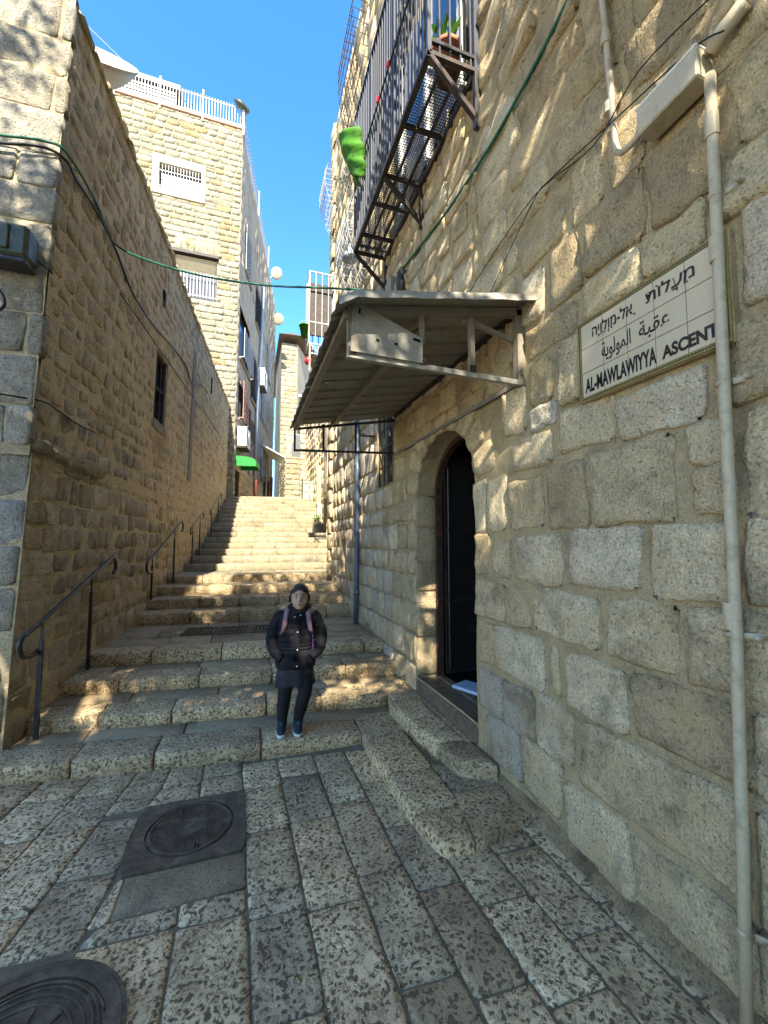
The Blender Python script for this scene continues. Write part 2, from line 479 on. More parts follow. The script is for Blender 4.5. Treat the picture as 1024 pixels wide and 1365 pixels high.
MAT['olive_box'] = paint_mat('olive_plastic_box', (.045, .055, .035), rough=.4, var=.25, dirt=(.12, .12, .07), dirt_amt=.4, scale=8)
MAT['blue_board'] = paint_mat('pale_blue_board', (.42, .50, .62), rough=.5, var=.1)
MAT['bark'] = paint_mat('tree_bark', (.10, .075, .05), rough=.95, var=.35, bump=.8)

def leaf_mat(name, a, b2):
    m, nt, b = newmat(name)
    oi = N(nt, 'ShaderNodeAttribute', attribute_name='tint')
    sp = N(nt, 'ShaderNodeSeparateColor', {0: oi.outputs['Color']})
    nt.links.new(mixc(nt, sp.outputs[0], a, b2), b.inputs['Base Color'])
    b.inputs['Roughness'].default_value = .5
    tr = nt.nodes.new('ShaderNodeBsdfTranslucent')
    nt.links.new(mixc(nt, sp.outputs[0], [x * 1.5 for x in a], [x * 1.5 for x in b2]), tr.inputs[0])
    mx = nt.nodes.new('ShaderNodeMixShader')
    mx.inputs[0].default_value = .3
    nt.links.new(b.outputs[0], mx.inputs[1]); nt.links.new(tr.outputs[0], mx.inputs[2])
    nt.links.new(mx.outputs[0], [n for n in nt.nodes if n.type == 'OUTPUT_MATERIAL'][0].inputs[0])
    return m
MAT['leaf'] = leaf_mat('olive_green_leaf', (.035, .07, .015), (.09, .13, .03))
MAT['plant'] = leaf_mat('pot_plant_leaf', (.03, .12, .015), (.10, .24, .03))
MAT['flower'] = paint_mat('white_grey_flower', (.55, .52, .45), rough=.8, var=.2)

# ------------------------------------------------------------------ helpers: stonework
class Frame:
    """a wall plane: P(u, v, d) = O + u U + v V + d Nrm"""
    def __init__(s, O, U, V, Nn):
        s.O, s.U, s.V, s.N = Vector(O), Vector(U), Vector(V), Vector(Nn).normalized()
    def P(s, u, v, d=0.0):
        return s.O + s.U * u + s.V * v + s.N * d

def ringpar(n, e):
    if n <= 2: return [0, .5, 1] if n == 2 else [0, 1]
    return [0, e] + [e + (1 - 2 * e) * i / (n - 2) for i in range(1, n - 2)] + [1 - e, 1]

def stone(mb, fr, q, T=.03, d0=-.02, n=5, m=4, rough=.006, bev=.012, corner=.15, wob=.006, tint=None, nf=6.0):
    """q: (u0, v0, u1, v1) or four corners bl, br, tr, tl"""
    if len(q) == 4 and not isinstance(q[0], (tuple, list)):
        u0, v0, u1, v1 = q
        q = [(u0, v0), (u1, v0), (u1, v1), (u0, v1)]
    W = max(abs(q[1][0] - q[0][0]), .02); H = max(abs(q[3][1] - q[0][1]), .02)
    A = ringpar(n, min(.3, bev * 1.6 / W)); B = ringpar(m, min(.3, bev * 1.6 / H))
    tint = tint or (rnd.random(), rnd.random() * .5, rnd.random())
    so = Vector((tint[0] * 37, tint[2] * 53, tint[1] * 29))
    cu = sum(p[0] for p in q) / 4; cv = sum(p[1] for p in q) / 4
    vs = []; idx = {}
    tlt = (rnd.uniform(-1, 1) * rough * 1.2, rnd.uniform(-1, 1) * rough * 1.2)
    for j, b in enumerate(B):
        for i, a in enumerate(A):
            u = (q[0][0] * (1 - a) + q[1][0] * a) * (1 - b) + (q[3][0] * (1 - a) + q[2][0] * a) * b
            v = (q[0][1] * (1 - a) + q[1][1] * a) * (1 - b) + (q[3][1] * (1 - a) + q[2][1] * a) * b
            ei, ej = i in (0, n), j in (0, m)
            if ei and ej:
                k = min(corner, .035 / max(W, H) * 2.0)
                u += (cu - u) * k; v += (cv - v) * k
            p0 = Vector((u, v, 0)) * nf + so
            nz = noise.noise_vector(p0)
            nz2 = noise.noise_vector(p0 * 2.7)
            if ei or ej:
                u += (nz.x + nz2.x * .5) * wob; v += (nz.y + nz2.y * .5) * wob
                dd = T - bev + nz.z * rough * .5
            else:
                u += nz.x * wob * .5; v += nz.y * wob * .5
                dd = T + (nz.z * .8 + nz2.z * .8 + (noise.noise(p0 * 6.1) * .6 if n > 10 else 0)) * rough + tlt[0] * (a - .5) * 2 + tlt[1] * (b - .5) * 2
            idx[i, j] = len(vs)
            vs.append(fr.P(u, v, dd))
    fs = []
    for j in range(m):
        for i in range(n):
            fs.append((idx[i, j], idx[i + 1, j], idx[i + 1, j + 1], idx[i, j + 1]))
    per = [(i, 0) for i in range(n)] + [(n, j) for j in range(m)] + [(i, m) for i in range(n, 0, -1)] + [(0, j) for j in range(m, 0, -1)]
    bidx = []
    for ij in per:
        p = vs[idx[ij]]
        dcur = (p - fr.O).dot(fr.N) - 0.0
        bidx.append(len(vs))
        # drop the rim back to depth d0 along the normal
        base = fr.P(0, 0, 0)
        vs.append(p - fr.N * ((p - base).dot(fr.N) - (d0 + 0)))
    L = len(per)
    for k in range(L):
        k2 = (k + 1) % L
        fs.append((idx[per[k2]], idx[per[k]], bidx[k], bidx[k2]))
    mb.add(vs, fs, tint)

def courses(u0, u1, v0, v1, h, w, jit=.012, gap=.02, rng=None, shift=None):
    rng = rng or rnd
    out = []
    v = v0
    while v < v1 - .04:
        hh = rng.uniform(*h)
        if v + hh > v1 - h[0] * .5: hh = v1 - v
        u = u0 - rng.uniform(0, w[0] * .8)
        while u < u1:
            ww = rng.uniform(*w)
            a, b = max(u, u0), min(u + ww, u1)
            if b - a > .07:
                j = lambda: rng.uniform(-jit, jit)
                out.append([(a + gap / 2 + j(), v + gap / 2 + j()), (b - gap / 2 + j(), v + gap / 2 + j()),
                            (b - gap / 2 + j(), v + hh - gap / 2 + j()), (a + gap / 2 + j(), v + hh - gap / 2 + j())])
            u += ww
        v += hh
    return out

def bb(q):
    us = [p[0] for p in q]; vs = [p[1] for p in q]
    return min(us), min(vs), max(us), max(vs)

def cut(stones, hole, pad=.01):
    """trim stones against a rectangular opening (u0, v0, u1, v1)"""
    a0, b0, a1, b1 = hole[0] - pad, hole[1] - pad, hole[2] + pad, hole[3] + pad
    out = []
    for q in stones:
        u0, v0, u1, v1 = bb(q)
        if u1 <= a0 or u0 >= a1 or v1 <= b0 or v0 >= b1:
            out.append(q); continue
        ov = min(v1, b1) - max(v0, b0)
        if ov < .4 * (v1 - v0) and not (u0 >= a0 and u1 <= a1 and ov > .6 * (v1 - v0)):
            if v0 < b0: out.append([(x, min(y, b0)) for x, y in q])
            else: out.append([(x, max(y, b1)) for x, y in q])
            continue
        # above or below parts when wide overlap
        if v0 < b0 - .06: out.append([(x, min(y, b0)) for x, y in q if True])
        elif v1 > b1 + .06: out.append([(x, max(y, b1)) for x, y in q])
        if u0 < a0 - .06: out.append([(min(x, a0), max(y, b0) if v0 < b0 - .06 else (min(y, b1) if v1 > b1 + .06 else y)) for x, y in q])
        if u1 > a1 + .06: out.append([(max(x, a1), max(y, b0) if v0 < b0 - .06 else (min(y, b1) if v1 > b1 + .06 else y)) for x, y in q])
    return [q for q in out if (bb(q)[2] - bb(q)[0]) > .04 and (bb(q)[3] - bb(q)[1]) > .04]

def lay(root, fr, stones, mat, nmax=300, name='stone', near=None, tintf=None, far_nm=(3, 2), **kw):
    """each stone a part; those past nmax joined into one part of kind stuff"""
    cam_p = Vector((0, 0, CAMZ))
    def key(q):
        u0, v0, u1, v1 = bb(q)
        c = fr.P((u0 + u1) / 2, (v0 + v1) / 2)
        dv = cam_p - c
        L = dv.length
        f = abs(dv.normalized().dot(fr.N))
        vis = 1.0
        loc = c - cam_p
        fw = loc.x * math.sin(R_(18.42)) + loc.y * math.cos(R_(18.42))
        rt = loc.x * math.cos(R_(18.42)) - loc.y * math.sin(R_(18.42))
        if fw < .2 or abs(rt / fw) > 1.0 or (loc.z / fw) > 1.5 or (loc.z / fw) < -1.3: vis = .001
        return -vis * (u1 - u0) * (v1 - v0) * (f + .15) / (L * L)
    stones = sorted(stones, key=key)
    rest = MB()
    for k, q in enumerate(stones):
        u0, v0, u1, v1 = bb(q)
        c = fr.P((u0 + u1) / 2, (v0 + v1) / 2)
        L = (c - cam_p).length
        big = L < (near or 4.5)
        tint = tintf(u0, v0, u1, v1) if tintf else None
        if k < nmax:
            mb = MB()
            if big and L < 2.9: stone(mb, fr, q, n=12, m=9, tint=tint, **kw)
            elif big: stone(mb, fr, q, n=8, m=6, tint=tint, **kw)
            else: stone(mb, fr, q, n=5, m=4, tint=tint, **kw)
            mb.build(name, mat, root, smooth=True)
        else:
            stone(rest, fr, q, n=far_nm[0], m=far_nm[1], tint=tint, **kw)
    if rest.v:
        rest.build('stonework', mat, root, smooth=True, kind='stuff')

def sheet(fr, u0, v0, u1, v1, holes, d=0.0, step=.4, rough=.0, tint=(.5, .2, .5)):
    """a wall surface with rectangular holes"""
    mb = MB()
    def lines(a, b, cuts):
        xs = {a, b}
        for c in cuts:
            if a < c < b: xs.add(c)
        xs = sorted(xs); out = []
        for i in range(len(xs) - 1):
            k = max(1, int((xs[i + 1] - xs[i]) / step))
            out += [xs[i] + (xs[i + 1] - xs[i]) * j / k for j in range(k)]
        return out + [b]
    us = lines(u0, u1, [h[0] for h in holes] + [h[2] for h in holes])
    vs = lines(v0, v1, [h[1] for h in holes] + [h[3] for h in holes])
    id_ = {}
    P = []
    for j, v in enumerate(vs):
        for i, u in enumerate(us):
            id_[i, j] = len(P)
            dd = d + (noise.noise(Vector((u * 3, v * 3, 1.7))) * rough if rough else 0)
            P.append(fr.P(u, v, dd))
    F = []
    for j in range(len(vs) - 1):
        for i in range(len(us) - 1):
            cu, cv = (us[i] + us[i + 1]) / 2, (vs[j] + vs[j + 1]) / 2
            if any(h[0] < cu < h[2] and h[1] < cv < h[3] for h in holes): continue
            F.append((id_[i, j], id_[i + 1, j], id_[i + 1, j + 1], id_[i, j + 1]))
    mb.add(P, F, tint)
    return mb

def frame_box(fr, u0, v0, u1, v1, d0, d1, mb, tint=(.5, .5, .5)):
    """a box in wall coordinates"""
    P = [fr.P(u, v, d_) for d_ in (d0, d1) for u, v in ((u0, v0), (u1, v0), (u1, v1), (u0, v1))]
    mb.add(P, [(3, 2, 1, 0), (4, 5, 6, 7), (0, 1, 5, 4), (1, 2, 6, 5), (2, 3, 7, 6), (3, 0, 4, 7)], tint)

# scale about the camera: measured points moved along their sight lines to the distance that fits the real place
KR, KL, KG = .95, 1.024, 1.034
def r_(X, Y, Z): return Vector((X * KR, Y * KR, CAMZ + (Z - CAMZ) * KR))
def rz(z): return CAMZ + (z - CAMZ) * KR
def l_(X, Y, Z): return Vector((X * KL, Y * KL, CAMZ + (Z - CAMZ) * KL))
def lz(z): return CAMZ + (z - CAMZ) * KL
def gz(z): return CAMZ + (z - CAMZ) * KG
G0 = gz(0.0)          # ground level near the camera

# ================================================================== GROUND
gm = MB()
gm.quad((-300, -300, -.6), (300, -300, -.6), (300, 300, -.6), (-300, 300, -.6))
gm.build('ground', MAT['earth'], kind='structure')

def rock(mb, x0, x1, y0, y1, z0, z1, sl=0.0, n=(6, 4, 3), bev=.018, rough=.006, tint=None, q=None):
    """a rough block; sl shears y by x; q gives the four plan corners instead"""
    tint = tint or (rnd.random(), rnd.random() * .5, rnd.random())
    so = Vector((tint[0] * 31, tint[2] * 47, 3))
    if q is None:
        q = [(x0, y0 + sl * x0), (x1, y0 + sl * x1), (x1, y1 + sl * x1), (x0, y1 + sl * x0)]
    W = abs(q[1][0] - q[0][0]) + .01; D = math.hypot(q[3][0] - q[0][0], q[3][1] - q[0][1]) + .01; H = z1 - z0
    A, B, C = ringpar(n[0], min(.25, bev / W)), ringpar(n[1], min(.25, bev / D)), ringpar(n[2], min(.3, bev / H))
    idx = {}; vs = []
    def V(i, j, k):
        key = (i, j, k)
        if key in idx: return idx[key]
        a, b, c = A[i], B[j], C[k]
        x = (q[0][0] * (1 - a) + q[1][0] * a) * (1 - b) + (q[3][0] * (1 - a) + q[2][0] * a) * b
        y = (q[0][1] * (1 - a) + q[1][1] * a) * (1 - b) + (q[3][1] * (1 - a) + q[2][1] * a) * b
        z = z0 + H * c
        ext = (i in (0, n[0])) + (j in (0, n[1])) + (k in (0, n[2]))
        if ext >= 2:
            cx = sum(p[0] for p in q) / 4; cy = sum(p[1] for p in q) / 4
            m_ = bev * .38 * (ext - 1)
            v = Vector((cx - x, cy - y, (z0 + z1) / 2 - z))
            if i in (0, n[0]): x += math.copysign(m_, v.x)
            if j in (0, n[1]): y += math.copysign(m_, v.y)
            if k in (0, n[2]): z += math.copysign(m_, v.z)
        nz = noise.noise_vector(Vector((x, y, z)) * 9 + so)
        nz2 = noise.noise_vector(Vector((x, y, z)) * 28 + so)
        x += (nz.x + nz2.x * .5) * rough; y += (nz.y + nz2.y * .5) * rough; z += (nz.z + nz2.z * .4) * rough * .8
        idx[key] = len(vs); vs.append((x, y, z))
        return idx[key]
    fs = []
    for i in range(n[0]):
        for j in range(n[1]):
            fs.append((V(i, j, n[2]), V(i + 1, j, n[2]), V(i + 1, j + 1, n[2]), V(i, j + 1, n[2])))
    for i in range(n[0]):
        for k in range(n[2]):
            fs.append((V(i, 0, k), V(i + 1, 0, k), V(i + 1, 0, k + 1), V(i, 0, k + 1)))
            fs.append((V(i + 1, n[1], k), V(i, n[1], k), V(i, n[1], k + 1), V(i + 1, n[1], k + 1)))
    for j in range(n[1]):
        for k in range(n[2]):
            fs.append((V(0, j + 1, k), V(0, j, k), V(0, j, k + 1), V(0, j + 1, k + 1)))
            fs.append((V(n[0], j, k), V(n[0], j + 1, k), V(n[0], j + 1, k + 1), V(n[0], j, k + 1)))
    mb.add(vs, fs, tint)

CF = .06                                            # the paving rises gently towards the right wall
def fall(x, y):
    """level of the paving surface under (x, y) and the point on it"""
    if x <= .2: return x, y, G0
    t = (CAMZ - G0 + CF * .2) / (CAMZ - G0 + CF * x)
    if x * t <= .2: return x, y, G0
    return x * t, y * t, G0 + CF * (x * t - .2)
def gl_(x): return G0 + CF * max(0, x - .2)
# ------------------------------------------------------------------ paving
pav = bpy.data.objects.new('paving', None); COL.objects.link(pav); pav['kind'] = 'structure'; pav.location = (0, 1.5, G0)
bed = MB()
bed.box((-2.5, .6, G0 - .15), (5.4, 8.4, .292))
bed.add([(.2, -3.6, G0 - .004), (2.2, -3.6, gl_(2.2) - .004), (2.2, 4.8, gl_(2.2) - .004), (.2, 4.8, G0 - .004)], [(0, 1, 2, 3)])
bed.build('mortar_bed', MAT['joint'], pav)
class PFrame(Frame):
    def P(s, u, v, d=0.0):
        x, y, z = fall(u * KG, v * KG)
        return Vector((x, y, z + d))
pf = PFrame((0, 0, G0), (KG, 0, 0), (0, KG, 0), (0, 0, 1))
LN = [(-3.6, .1), (-3.25, .1), (-2.9, .12), (-2.55, .14), (-2.2, .15), (-1.88, .15), (-1.56, .15), (-1.235, .15), (-.925, .147), (-.63, .10), (-.27, -.01), (.032, -.03),
      (.298, -.03), (.578, -.03), (.835, -.03), (1.075, -.035), (1.35, -.04), (1.62, -.04), (1.93, -.04)]
def lx(k, y): return LN[k][0] + LN[k][1] * (y - 2.5)
prng = random.Random(5)
FIX = {11: [1.2, 1.66, 2.12, 2.26, 2.72, 3.18, 3.54], 12: [1.05, 1.4, 2.08, 2.73, 3.25, 3.53], 13: [1.1, 1.62, 2.2, 2.84, 3.5], 14: [.9, 1.5, 2.02, 2.5, 3.0, 3.47]}
stones_p = []
M1 = (-.612, 2.575, .034, 3.175); PATCH = (-.565, 2.31, .03, 2.575)
for k in range(len(LN) - 1):
    cy = prng.uniform(-3.4, -3.0)
    ends = [cy]
    fx = FIX.get(k)
    while ends[-1] < (fx[0] if fx else 3.6):
        ends.append(ends[-1] + prng.uniform(.32, .68))
    if fx: ends = ends[:-1] + fx
    lim = 3.62 - .12 * LN[k][0] - .03
    if LN[k][0] < -1.9: lim = 3.62 + .12 * 1.9 + .0
    for i in range(len(ends) - 1):
        a, b = ends[i], min(ends[i + 1], lim)
        if b - a < .08: continue
        g = .0055
        q = [(lx(k, a) + g, a + g), (lx(k + 1, a) - g, a + g - .012), (lx(k + 1, b) - g, b - g - .012), (lx(k, b) + g, b - g)]
        stones_p.append(q)
stones_p = cut(stones_p, (M1[0], M1[1], M1[2] - .012, M1[3]), .003)
stones_p = cut(stones_p, (PATCH[0], PATCH[1], PATCH[2] - .012, PATCH[3]), .003)
stones_p = [q for q in stones_p if not (((sum(p[0] for p in q) / 4 + .72) ** 2 + (sum(p[1] for p in q) / 4 - 1.83) ** 2) < .05)]
def ptint(u0, v0, u1, v1):
    cx, cy = (u0 + u1) / 2, (v0 + v1) / 2
    g = prng.random() ** 1.5 * .95
    if cx > 1.3: g = .6 + prng.random() * .4
    if cy > 2.9 and cx < .1: g = .45 + prng.random() * .3
    return (prng.random(), g, prng.random())
lay(pav, pf, stones_p, MAT['pave'], nmax=290, name='paving_stone', near=4.2, tintf=ptint, T=.006, d0=-.03, rough=.003, bev=.006, wob=.006, nf=5)
pt = MB()
stone(pt, pf, (PATCH[0] + .004, PATCH[1] + .004, PATCH[2] - .002, PATCH[3] - .002), T=.005, d0=-.03, n=6, m=4, rough=.003, bev=.004, wob=.006)
pt.build('cement_patch', MAT['tread'], pav, smooth=True)

# ------------------------------------------------------------------ manhole covers
def disc(mb, c, r0, r1, z0, z1, seg=48, tint=(.5, .5, .5)):
    """flat ring (r0 may be 0) with an outer and inner wall"""
    c = Vector(c); vs = []
    for r, z in ((r1, z0), (r1, z1), (r0, z1), (r0, z0)):
        for k in range(seg):
            a = 2 * math.pi * k / seg
            vs.append(c + Vector((math.cos(a) * r, math.sin(a) * r, z)))
    fs = []
    for k in range(seg):
        k2 = (k + 1) % seg
        fs.append((k, k2, seg + k2, seg + k))
        if r0 > 0:
            fs.append((seg + k, seg + k2, 2 * seg + k2, 2 * seg + k))
            fs.append((2 * seg + k, 2 * seg + k2, 3 * seg + k2, 3 * seg + k))
    if r0 <= 0: fs.append(tuple(range(seg, 2 * seg)))
    mb.add(vs, fs, tint)

c1 = Vector(((M1[0] + M1[2]) / 2 * KG, (M1[1] + M1[3]) / 2 * KG, G0))
mh = thing('manhole_cover', 'square dark iron manhole cover with a round lid, set in the paving below the steps', 'manhole cover', c1)
w, h = (M1[2] - M1[0]) * KG - .012, (M1[3] - M1[1]) * KG - .012
fb = MB(); rr = .255
seg = 48; vs = []; fs = []
for k in range(seg):
    a = 2 * math.pi * k / seg
    ca, sa = math.cos(a), math.sin(a)
    s_ = min(w / 2 / max(abs(ca), 1e-6), h / 2 / max(abs(sa), 1e-6))
    for r, z in ((rr, -.02), (rr, .014), (s_, .014), (s_, -.02)):
        vs.append(c1 + Vector((ca * r, sa * r, z)))
for cx_, cy_ in ((1, 1), (-1, 1), (-1, -1), (1, -1)): pass
for k in range(seg):
    k2 = (k + 1) % seg
    for j in range(3): fs.append((k * 4 + j, k2 * 4 + j, k2 * 4 + j + 1, k * 4 + j + 1))
fb.add(vs, fs)
fb.build('frame', MAT['iron'], mh)
lb = MB()
disc(lb, c1, 0, .246, -.02, .010)
disc(lb, c1, .225, .238, .010, .018)
disc(lb, c1, .06, .075, .010, .013, 24)
for i in range(-11, 12):
    for j in range(-11, 12):
        x, y = i * .0185, j * .0185
        if .09 < math.hypot(x, y) < .212 and not (abs(y) < .03 and abs(x) > .15):
            lb.box(c1 + Vector((x, y, .013)), (.011, .011, .007))
lb.build('lid', MAT['iron'], mh)
hb = MB()
for a in (1.9, 5.0):
    hb.box(c1 + Vector((math.cos(a) * .19, math.sin(a) * .19, .012)), (.035, .02, .007), Matrix.Rotation(a, 3, 'Z'))
hb.build('lifting_slot', MAT['black'], mh)

c2 = Vector((-.735 * KG, 1.80 * KG, G0))
mh2 = thing('manhole_cover', 'large round worn iron manhole cover at the bottom left of the paving', 'manhole cover', c2)
b2 = MB()
disc(b2, c2, .30, .37, -.02, .020, 64)
disc(b2, c2, .345, .352, .02, .023, 64)
b2.build('frame', MAT['iron'], mh2)
b2 = MB()
disc(b2, c2, 0, .292, -.02, .016, 64)
for r in (.28, .262, .235, .20, .12): disc(b2, c2, r - .007, r, .016, .022, 64)
for k in range(10):
    a = k * math.pi / 5 + .2
    b2.box(c2 + Vector((math.cos(a) * .16, math.sin(a) * .16, .0195)), (.05, .016, .008), Matrix.Rotation(a, 3, 'Z'))
b2.build('lid', MAT['iron'], mh2)
b2 = MB()
b2.ball(c2 + Vector((.16, .06, .016)), .03, 10, 5, (1.2, .8, .25))
b2.build('lifting_slot', MAT['black'], mh2)

lt = MB(); qr = random.Random(14)
for k in range(70):
    x, y = qr.uniform(-2.2, 1.65), qr.uniform(.9, 3.45)
    if qr.random() < .4: x = 1.68 - abs(qr.gauss(0, .12))
    p = Vector(fall(x, y)) + Vector((0, 0, .016)); a = qr.uniform(0, 6.28); L = qr.uniform(.006, .016)
    d1 = Vector((math.cos(a), math.sin(a), qr.uniform(-.1, .3))) * L; d2 = Vector((-math.sin(a), math.cos(a), .1)) * L * .5
    lt.quad(p - d1, p + d2, p + d1, p - d2, (qr.random(), 0, 0))
def litter_mat():
    m, nt, b = newmat('dry_leaf_litter')
    at = N(nt, 'ShaderNodeAttribute', attribute_name='tint'); sp = N(nt, 'ShaderNodeSeparateColor', {0: at.outputs['Color']})
    nt.links.new(ramp(nt, sp.outputs[0], [(0, (.06, .04, .02)), (.5, (.30, .20, .05)), (.8, (.42, .34, .08)), (1, (.6, .58, .5))]), b.inputs['Base Color'])
    return m
lt.build('leaf_litter', litter_mat(), kind='stuff')

# ------------------------------------------------------------------ stairs
def wl(y): return -2.15 + .075 * y                 # left wall line at stair height
def wr(y): return 1.73 if y < 9.0 else 2.5
SY = [3.58, 4.13, 4.70, 5.23, 6.96, 7.38, 7.95, 8.6, 10.0, 10.55, 11.2, 11.9, 12.4, 12.8, 13.2, 13.6, 14.0, 14.4, 14.8, 15.2, 15.6, 16.1, 16.7, 17.6, 18.6]
SZ = [.128, .242, .371, .5, .665, .82, .965, 1.10, 1.25, 1.41, 1.57, 1.72, 1.88, 2.04, 2.2, 2.36, 2.52, 2.68, 2.84, 3.0, 3.16, 3.33, 3.5, 3.62, 3.74]
SY = [y * KG for y in SY]; SZ = [gz(z) for z in SZ]
stair = bpy.data.objects.new('stairway', None); COL.objects.link(stair); stair['kind'] = 'structure'; stair.location = (0, SY[0], G0)
srng = random.Random(21)
zprev = G0
for k, (y0, z1) in enumerate(zip(SY, SZ)):
    sl = -.12 if k < 4 else (-.06 if k < 8 else -.03)
    y1 = SY[k + 1] if k + 1 < len(SY) else 20.5
    far = k >= 8
    xl = wl(y0) - .05
    xr = wr(y0 + .3) + .03
    if k == 0: xl, xr = -6.5, .965 * KG
    if k == 1: xl, xr = wl(y0) + .0, 1.36 * KG
    if k == 2: xr = 1.715
    dep = .33 if k < 8 else .30
    if y1 - y0 < .5: dep = y1 - y0 + .04
    st = bpy.data.objects.new('step', None); COL.objects.link(st); st.parent = stair
    st.location = Vector((0, y0, zprev)) - stair.location
    core = MB()
    core.add([(xl, y0 + .03 + sl * xl, zprev - .3), (xr, y0 + .03 + sl * xr, zprev - .3), (xr, y1 + .25 + sl * xr, zprev - .3), (xl, y1 + .25 + sl * xl, zprev - .3),
              (xl, y0 + .03 + sl * xl, z1 - .022), (xr, y0 + .03 + sl * xr, z1 - .022), (xr, y1 + .25 + sl * xr, z1 - .022), (xl, y1 + .25 + sl * xl, z1 - .022)],
             [(4, 5, 6, 7), (0, 1, 5, 4), (1, 2, 6, 5), (2, 3, 7, 6), (3, 0, 4, 7)])
    core.build('bed', MAT['joint'] if not far else MAT['step_far'], st)
    x = xl + (0.02 if k != 0 else srng.uniform(0, .5))
    if k == 0: x = -4.6
    while x < xr - .05:
        w_ = srng.uniform(.52, .85) if not far else srng.uniform(.55, .95)
        if xr - (x + w_) < .25: w_ = xr - x
        g = .5 * srng.random()
        if k < 4: g = .15 + .3 * srng.random()
        if k in (4, 5, 6, 7): g = .45 + .35 * srng.random()
        mb = MB()
        rock(mb, x + .006, x + w_ - .006, y0 + srng.uniform(-.012, .012), y0 + dep, zprev - .02, z1 + srng.uniform(-.006, .006), sl=sl,
             n=(8, 5, 4) if k < 5 else (5, 3, 3), bev=.012, rough=.0045 if k < 8 else .005, tint=(srng.random(), g, srng.random()))
        mb.build('stone', MAT['step'] if not far else MAT['step_far'], st, smooth=True)
        x += w_
    # slabs behind the edge stones
    yb = y0 + dep
    yend = (y1 + .015) + (0 if k < 3 or k > 4 else .03)
    if k == 0: yend = 4.36
    while yend - yb > .09:
        d_ = yend - yb if yend - yb < .75 else srng.uniform(.42, .6)
        x = xl + .01 if k else -4.6
        xe = xr if k != 0 else 1.36 * KG
        if k == 1: xe = 1.70
        while x < xe - .05:
            w_ = srng.uniform(.4, .9)
            if xe - (x + w_) < .2: w_ = xe - x
            mb = MB()
            rock(mb, x + .005, x + w_ - .005, yb + .006, yb + d_ - .004, z1 - .05, z1 + srng.uniform(-.006, .002), sl=sl, n=(4, 3, 2), bev=.01, rough=.004,
                 tint=(srng.random(), .2 + .5 * srng.random(), srng.random()))
            mb.build('tread_slab', (MAT['tread'] if k in (0, 1, 2, 3, 4, 5) else MAT['step_far']) if k < 8 or True else 0, st, smooth=True)
            x += w_
        yb += d_
    zprev = z1
# path at the top
pth = MB()
pth.box((1.5, 31, SZ[-1] - .25), (9, 22.5, .5))
pth.build('path', MAT['step_far'], kind='structure')

# door steps
ds = thing('door_steps', 'low rounded stone steps in front of the black arched doorway', 'steps', (1.3, 2.9, G0))
ds['kind'] = 'structure'
def S2(*p): return [(a * KG, b * KG) for a, b in p]
zA, zB = gz(.128), gz(.245)
for q, z0_, z1_, g in (
        (S2((1.37, 3.80), (1.67, 3.80), (1.67, 4.34), (1.365, 4.34)), zA - .06, zB - .002, .5),
        (S2((.955, 3.36), (1.33, 3.44), (1.37, 3.86), (.98, 3.86)), G0 - .02, zA - .002, .6),
        (S2((.965, 2.85), (1.31, 2.83), (1.31, 3.42), (.945, 3.34)), G0 - .02, zA + .004, .25),
        (S2((.975, 2.40), (1.30, 2.40), (1.31, 2.82), (.965, 2.84)), G0 - .02, zA, .2),
        (S2((1.03, 2.11), (1.21, 2.06), (1.30, 2.39), (.975, 2.39)), G0 - .02, zA - .004, .4),
        (S2((1.22, 2.06), (1.72, 2.16), (1.72, 2.50), (1.31, 2.50)), G0 - .02, zA - .002, .7),
        (S2((1.315, 2.51), (1.72, 2.51), (1.72, 2.9), (1.315, 2.9)), G0 - .02, zA - .008, .95),
        (S2((1.33, 3.36), (1.60, 3.36), (1.62, 3.80), (1.31, 3.80)), zA - .06, zB, .1),
        (S2((1.39, 2.93), (1.62, 2.90), (1.61, 3.35), (1.34, 3.35)), zA - .06, zB, .15),
        (S2((1.43, 2.66), (1.66, 2.50), (1.66, 2.90), (1.40, 2.92)), zA - .06, zB - .01, .9),
        (S2((1.615, 2.85), (1.72, 2.85), (1.72, 4.2), (1.615, 4.2)), zA - .06, zB + .006, .95)):
    mb = MB()
    rock(mb, 0, 0, 0, 0, z0_, z1_, q=q, n=(7, 7, 3), bev=.013, rough=.0045, tint=(rnd.random(), g, rnd.random()))
    mb.build('stone', MAT['step'], ds, smooth=True)

# drain grates on the landing
for i, x0 in enumerate((-.80, -.36, .08)):
    zt = SZ[3] + .006
    gx, gy = x0 * KG, (6.02 - .12 * x0) * KG
    g = thing('drain_grate', ('leftmost of the three iron drain grates on the stone landing', 'middle of the three iron drain grates on the stone landing',
                              'iron drain grate on the landing just behind the girl, rightmost of three')[i], 'drain grate', (gx + .21, gy + .22, zt), 'drain grates across the landing')
    mb = MB(); M = Matrix.Rotation(-.10, 4, 'Z'); c = Vector((gx + .21, gy + .22, zt))
    for a, b in (((-.205, -.22), (.205, -.22)), ((.205, -.22), (.205, .22)), ((.205, .22), (-.205, .22)), ((-.205, .22), (-.205, -.22)), ((-.205, 0), (.205, 0))):
        mb.bar(c + M @ Vector((a[0], a[1], .008)), c + M @ Vector((b[0], b[1], .008)), .026, .018)
    mb.build('frame', MAT['iron'], g)
    mb = MB()
    for j in range(8):
        x = -.18 + j * .0515
        for yy in (-.2, .02):
            mb.bar(c + M @ Vector((x, yy, .007)), c + M @ Vector((x + .02, yy + .18, .010)), .019, .014)
    mb.build('bars', MAT['iron'], g)
    mb = MB(); mb.quad(*[c + M @ Vector((a, b, .002)) for a, b in ((-.2, -.215), (.2, -.215), (.2, .215), (-.2, .215))])
    mb.build('pit', MAT['black'], g)  # black sheet just above the slab, painted as the shade below the bars

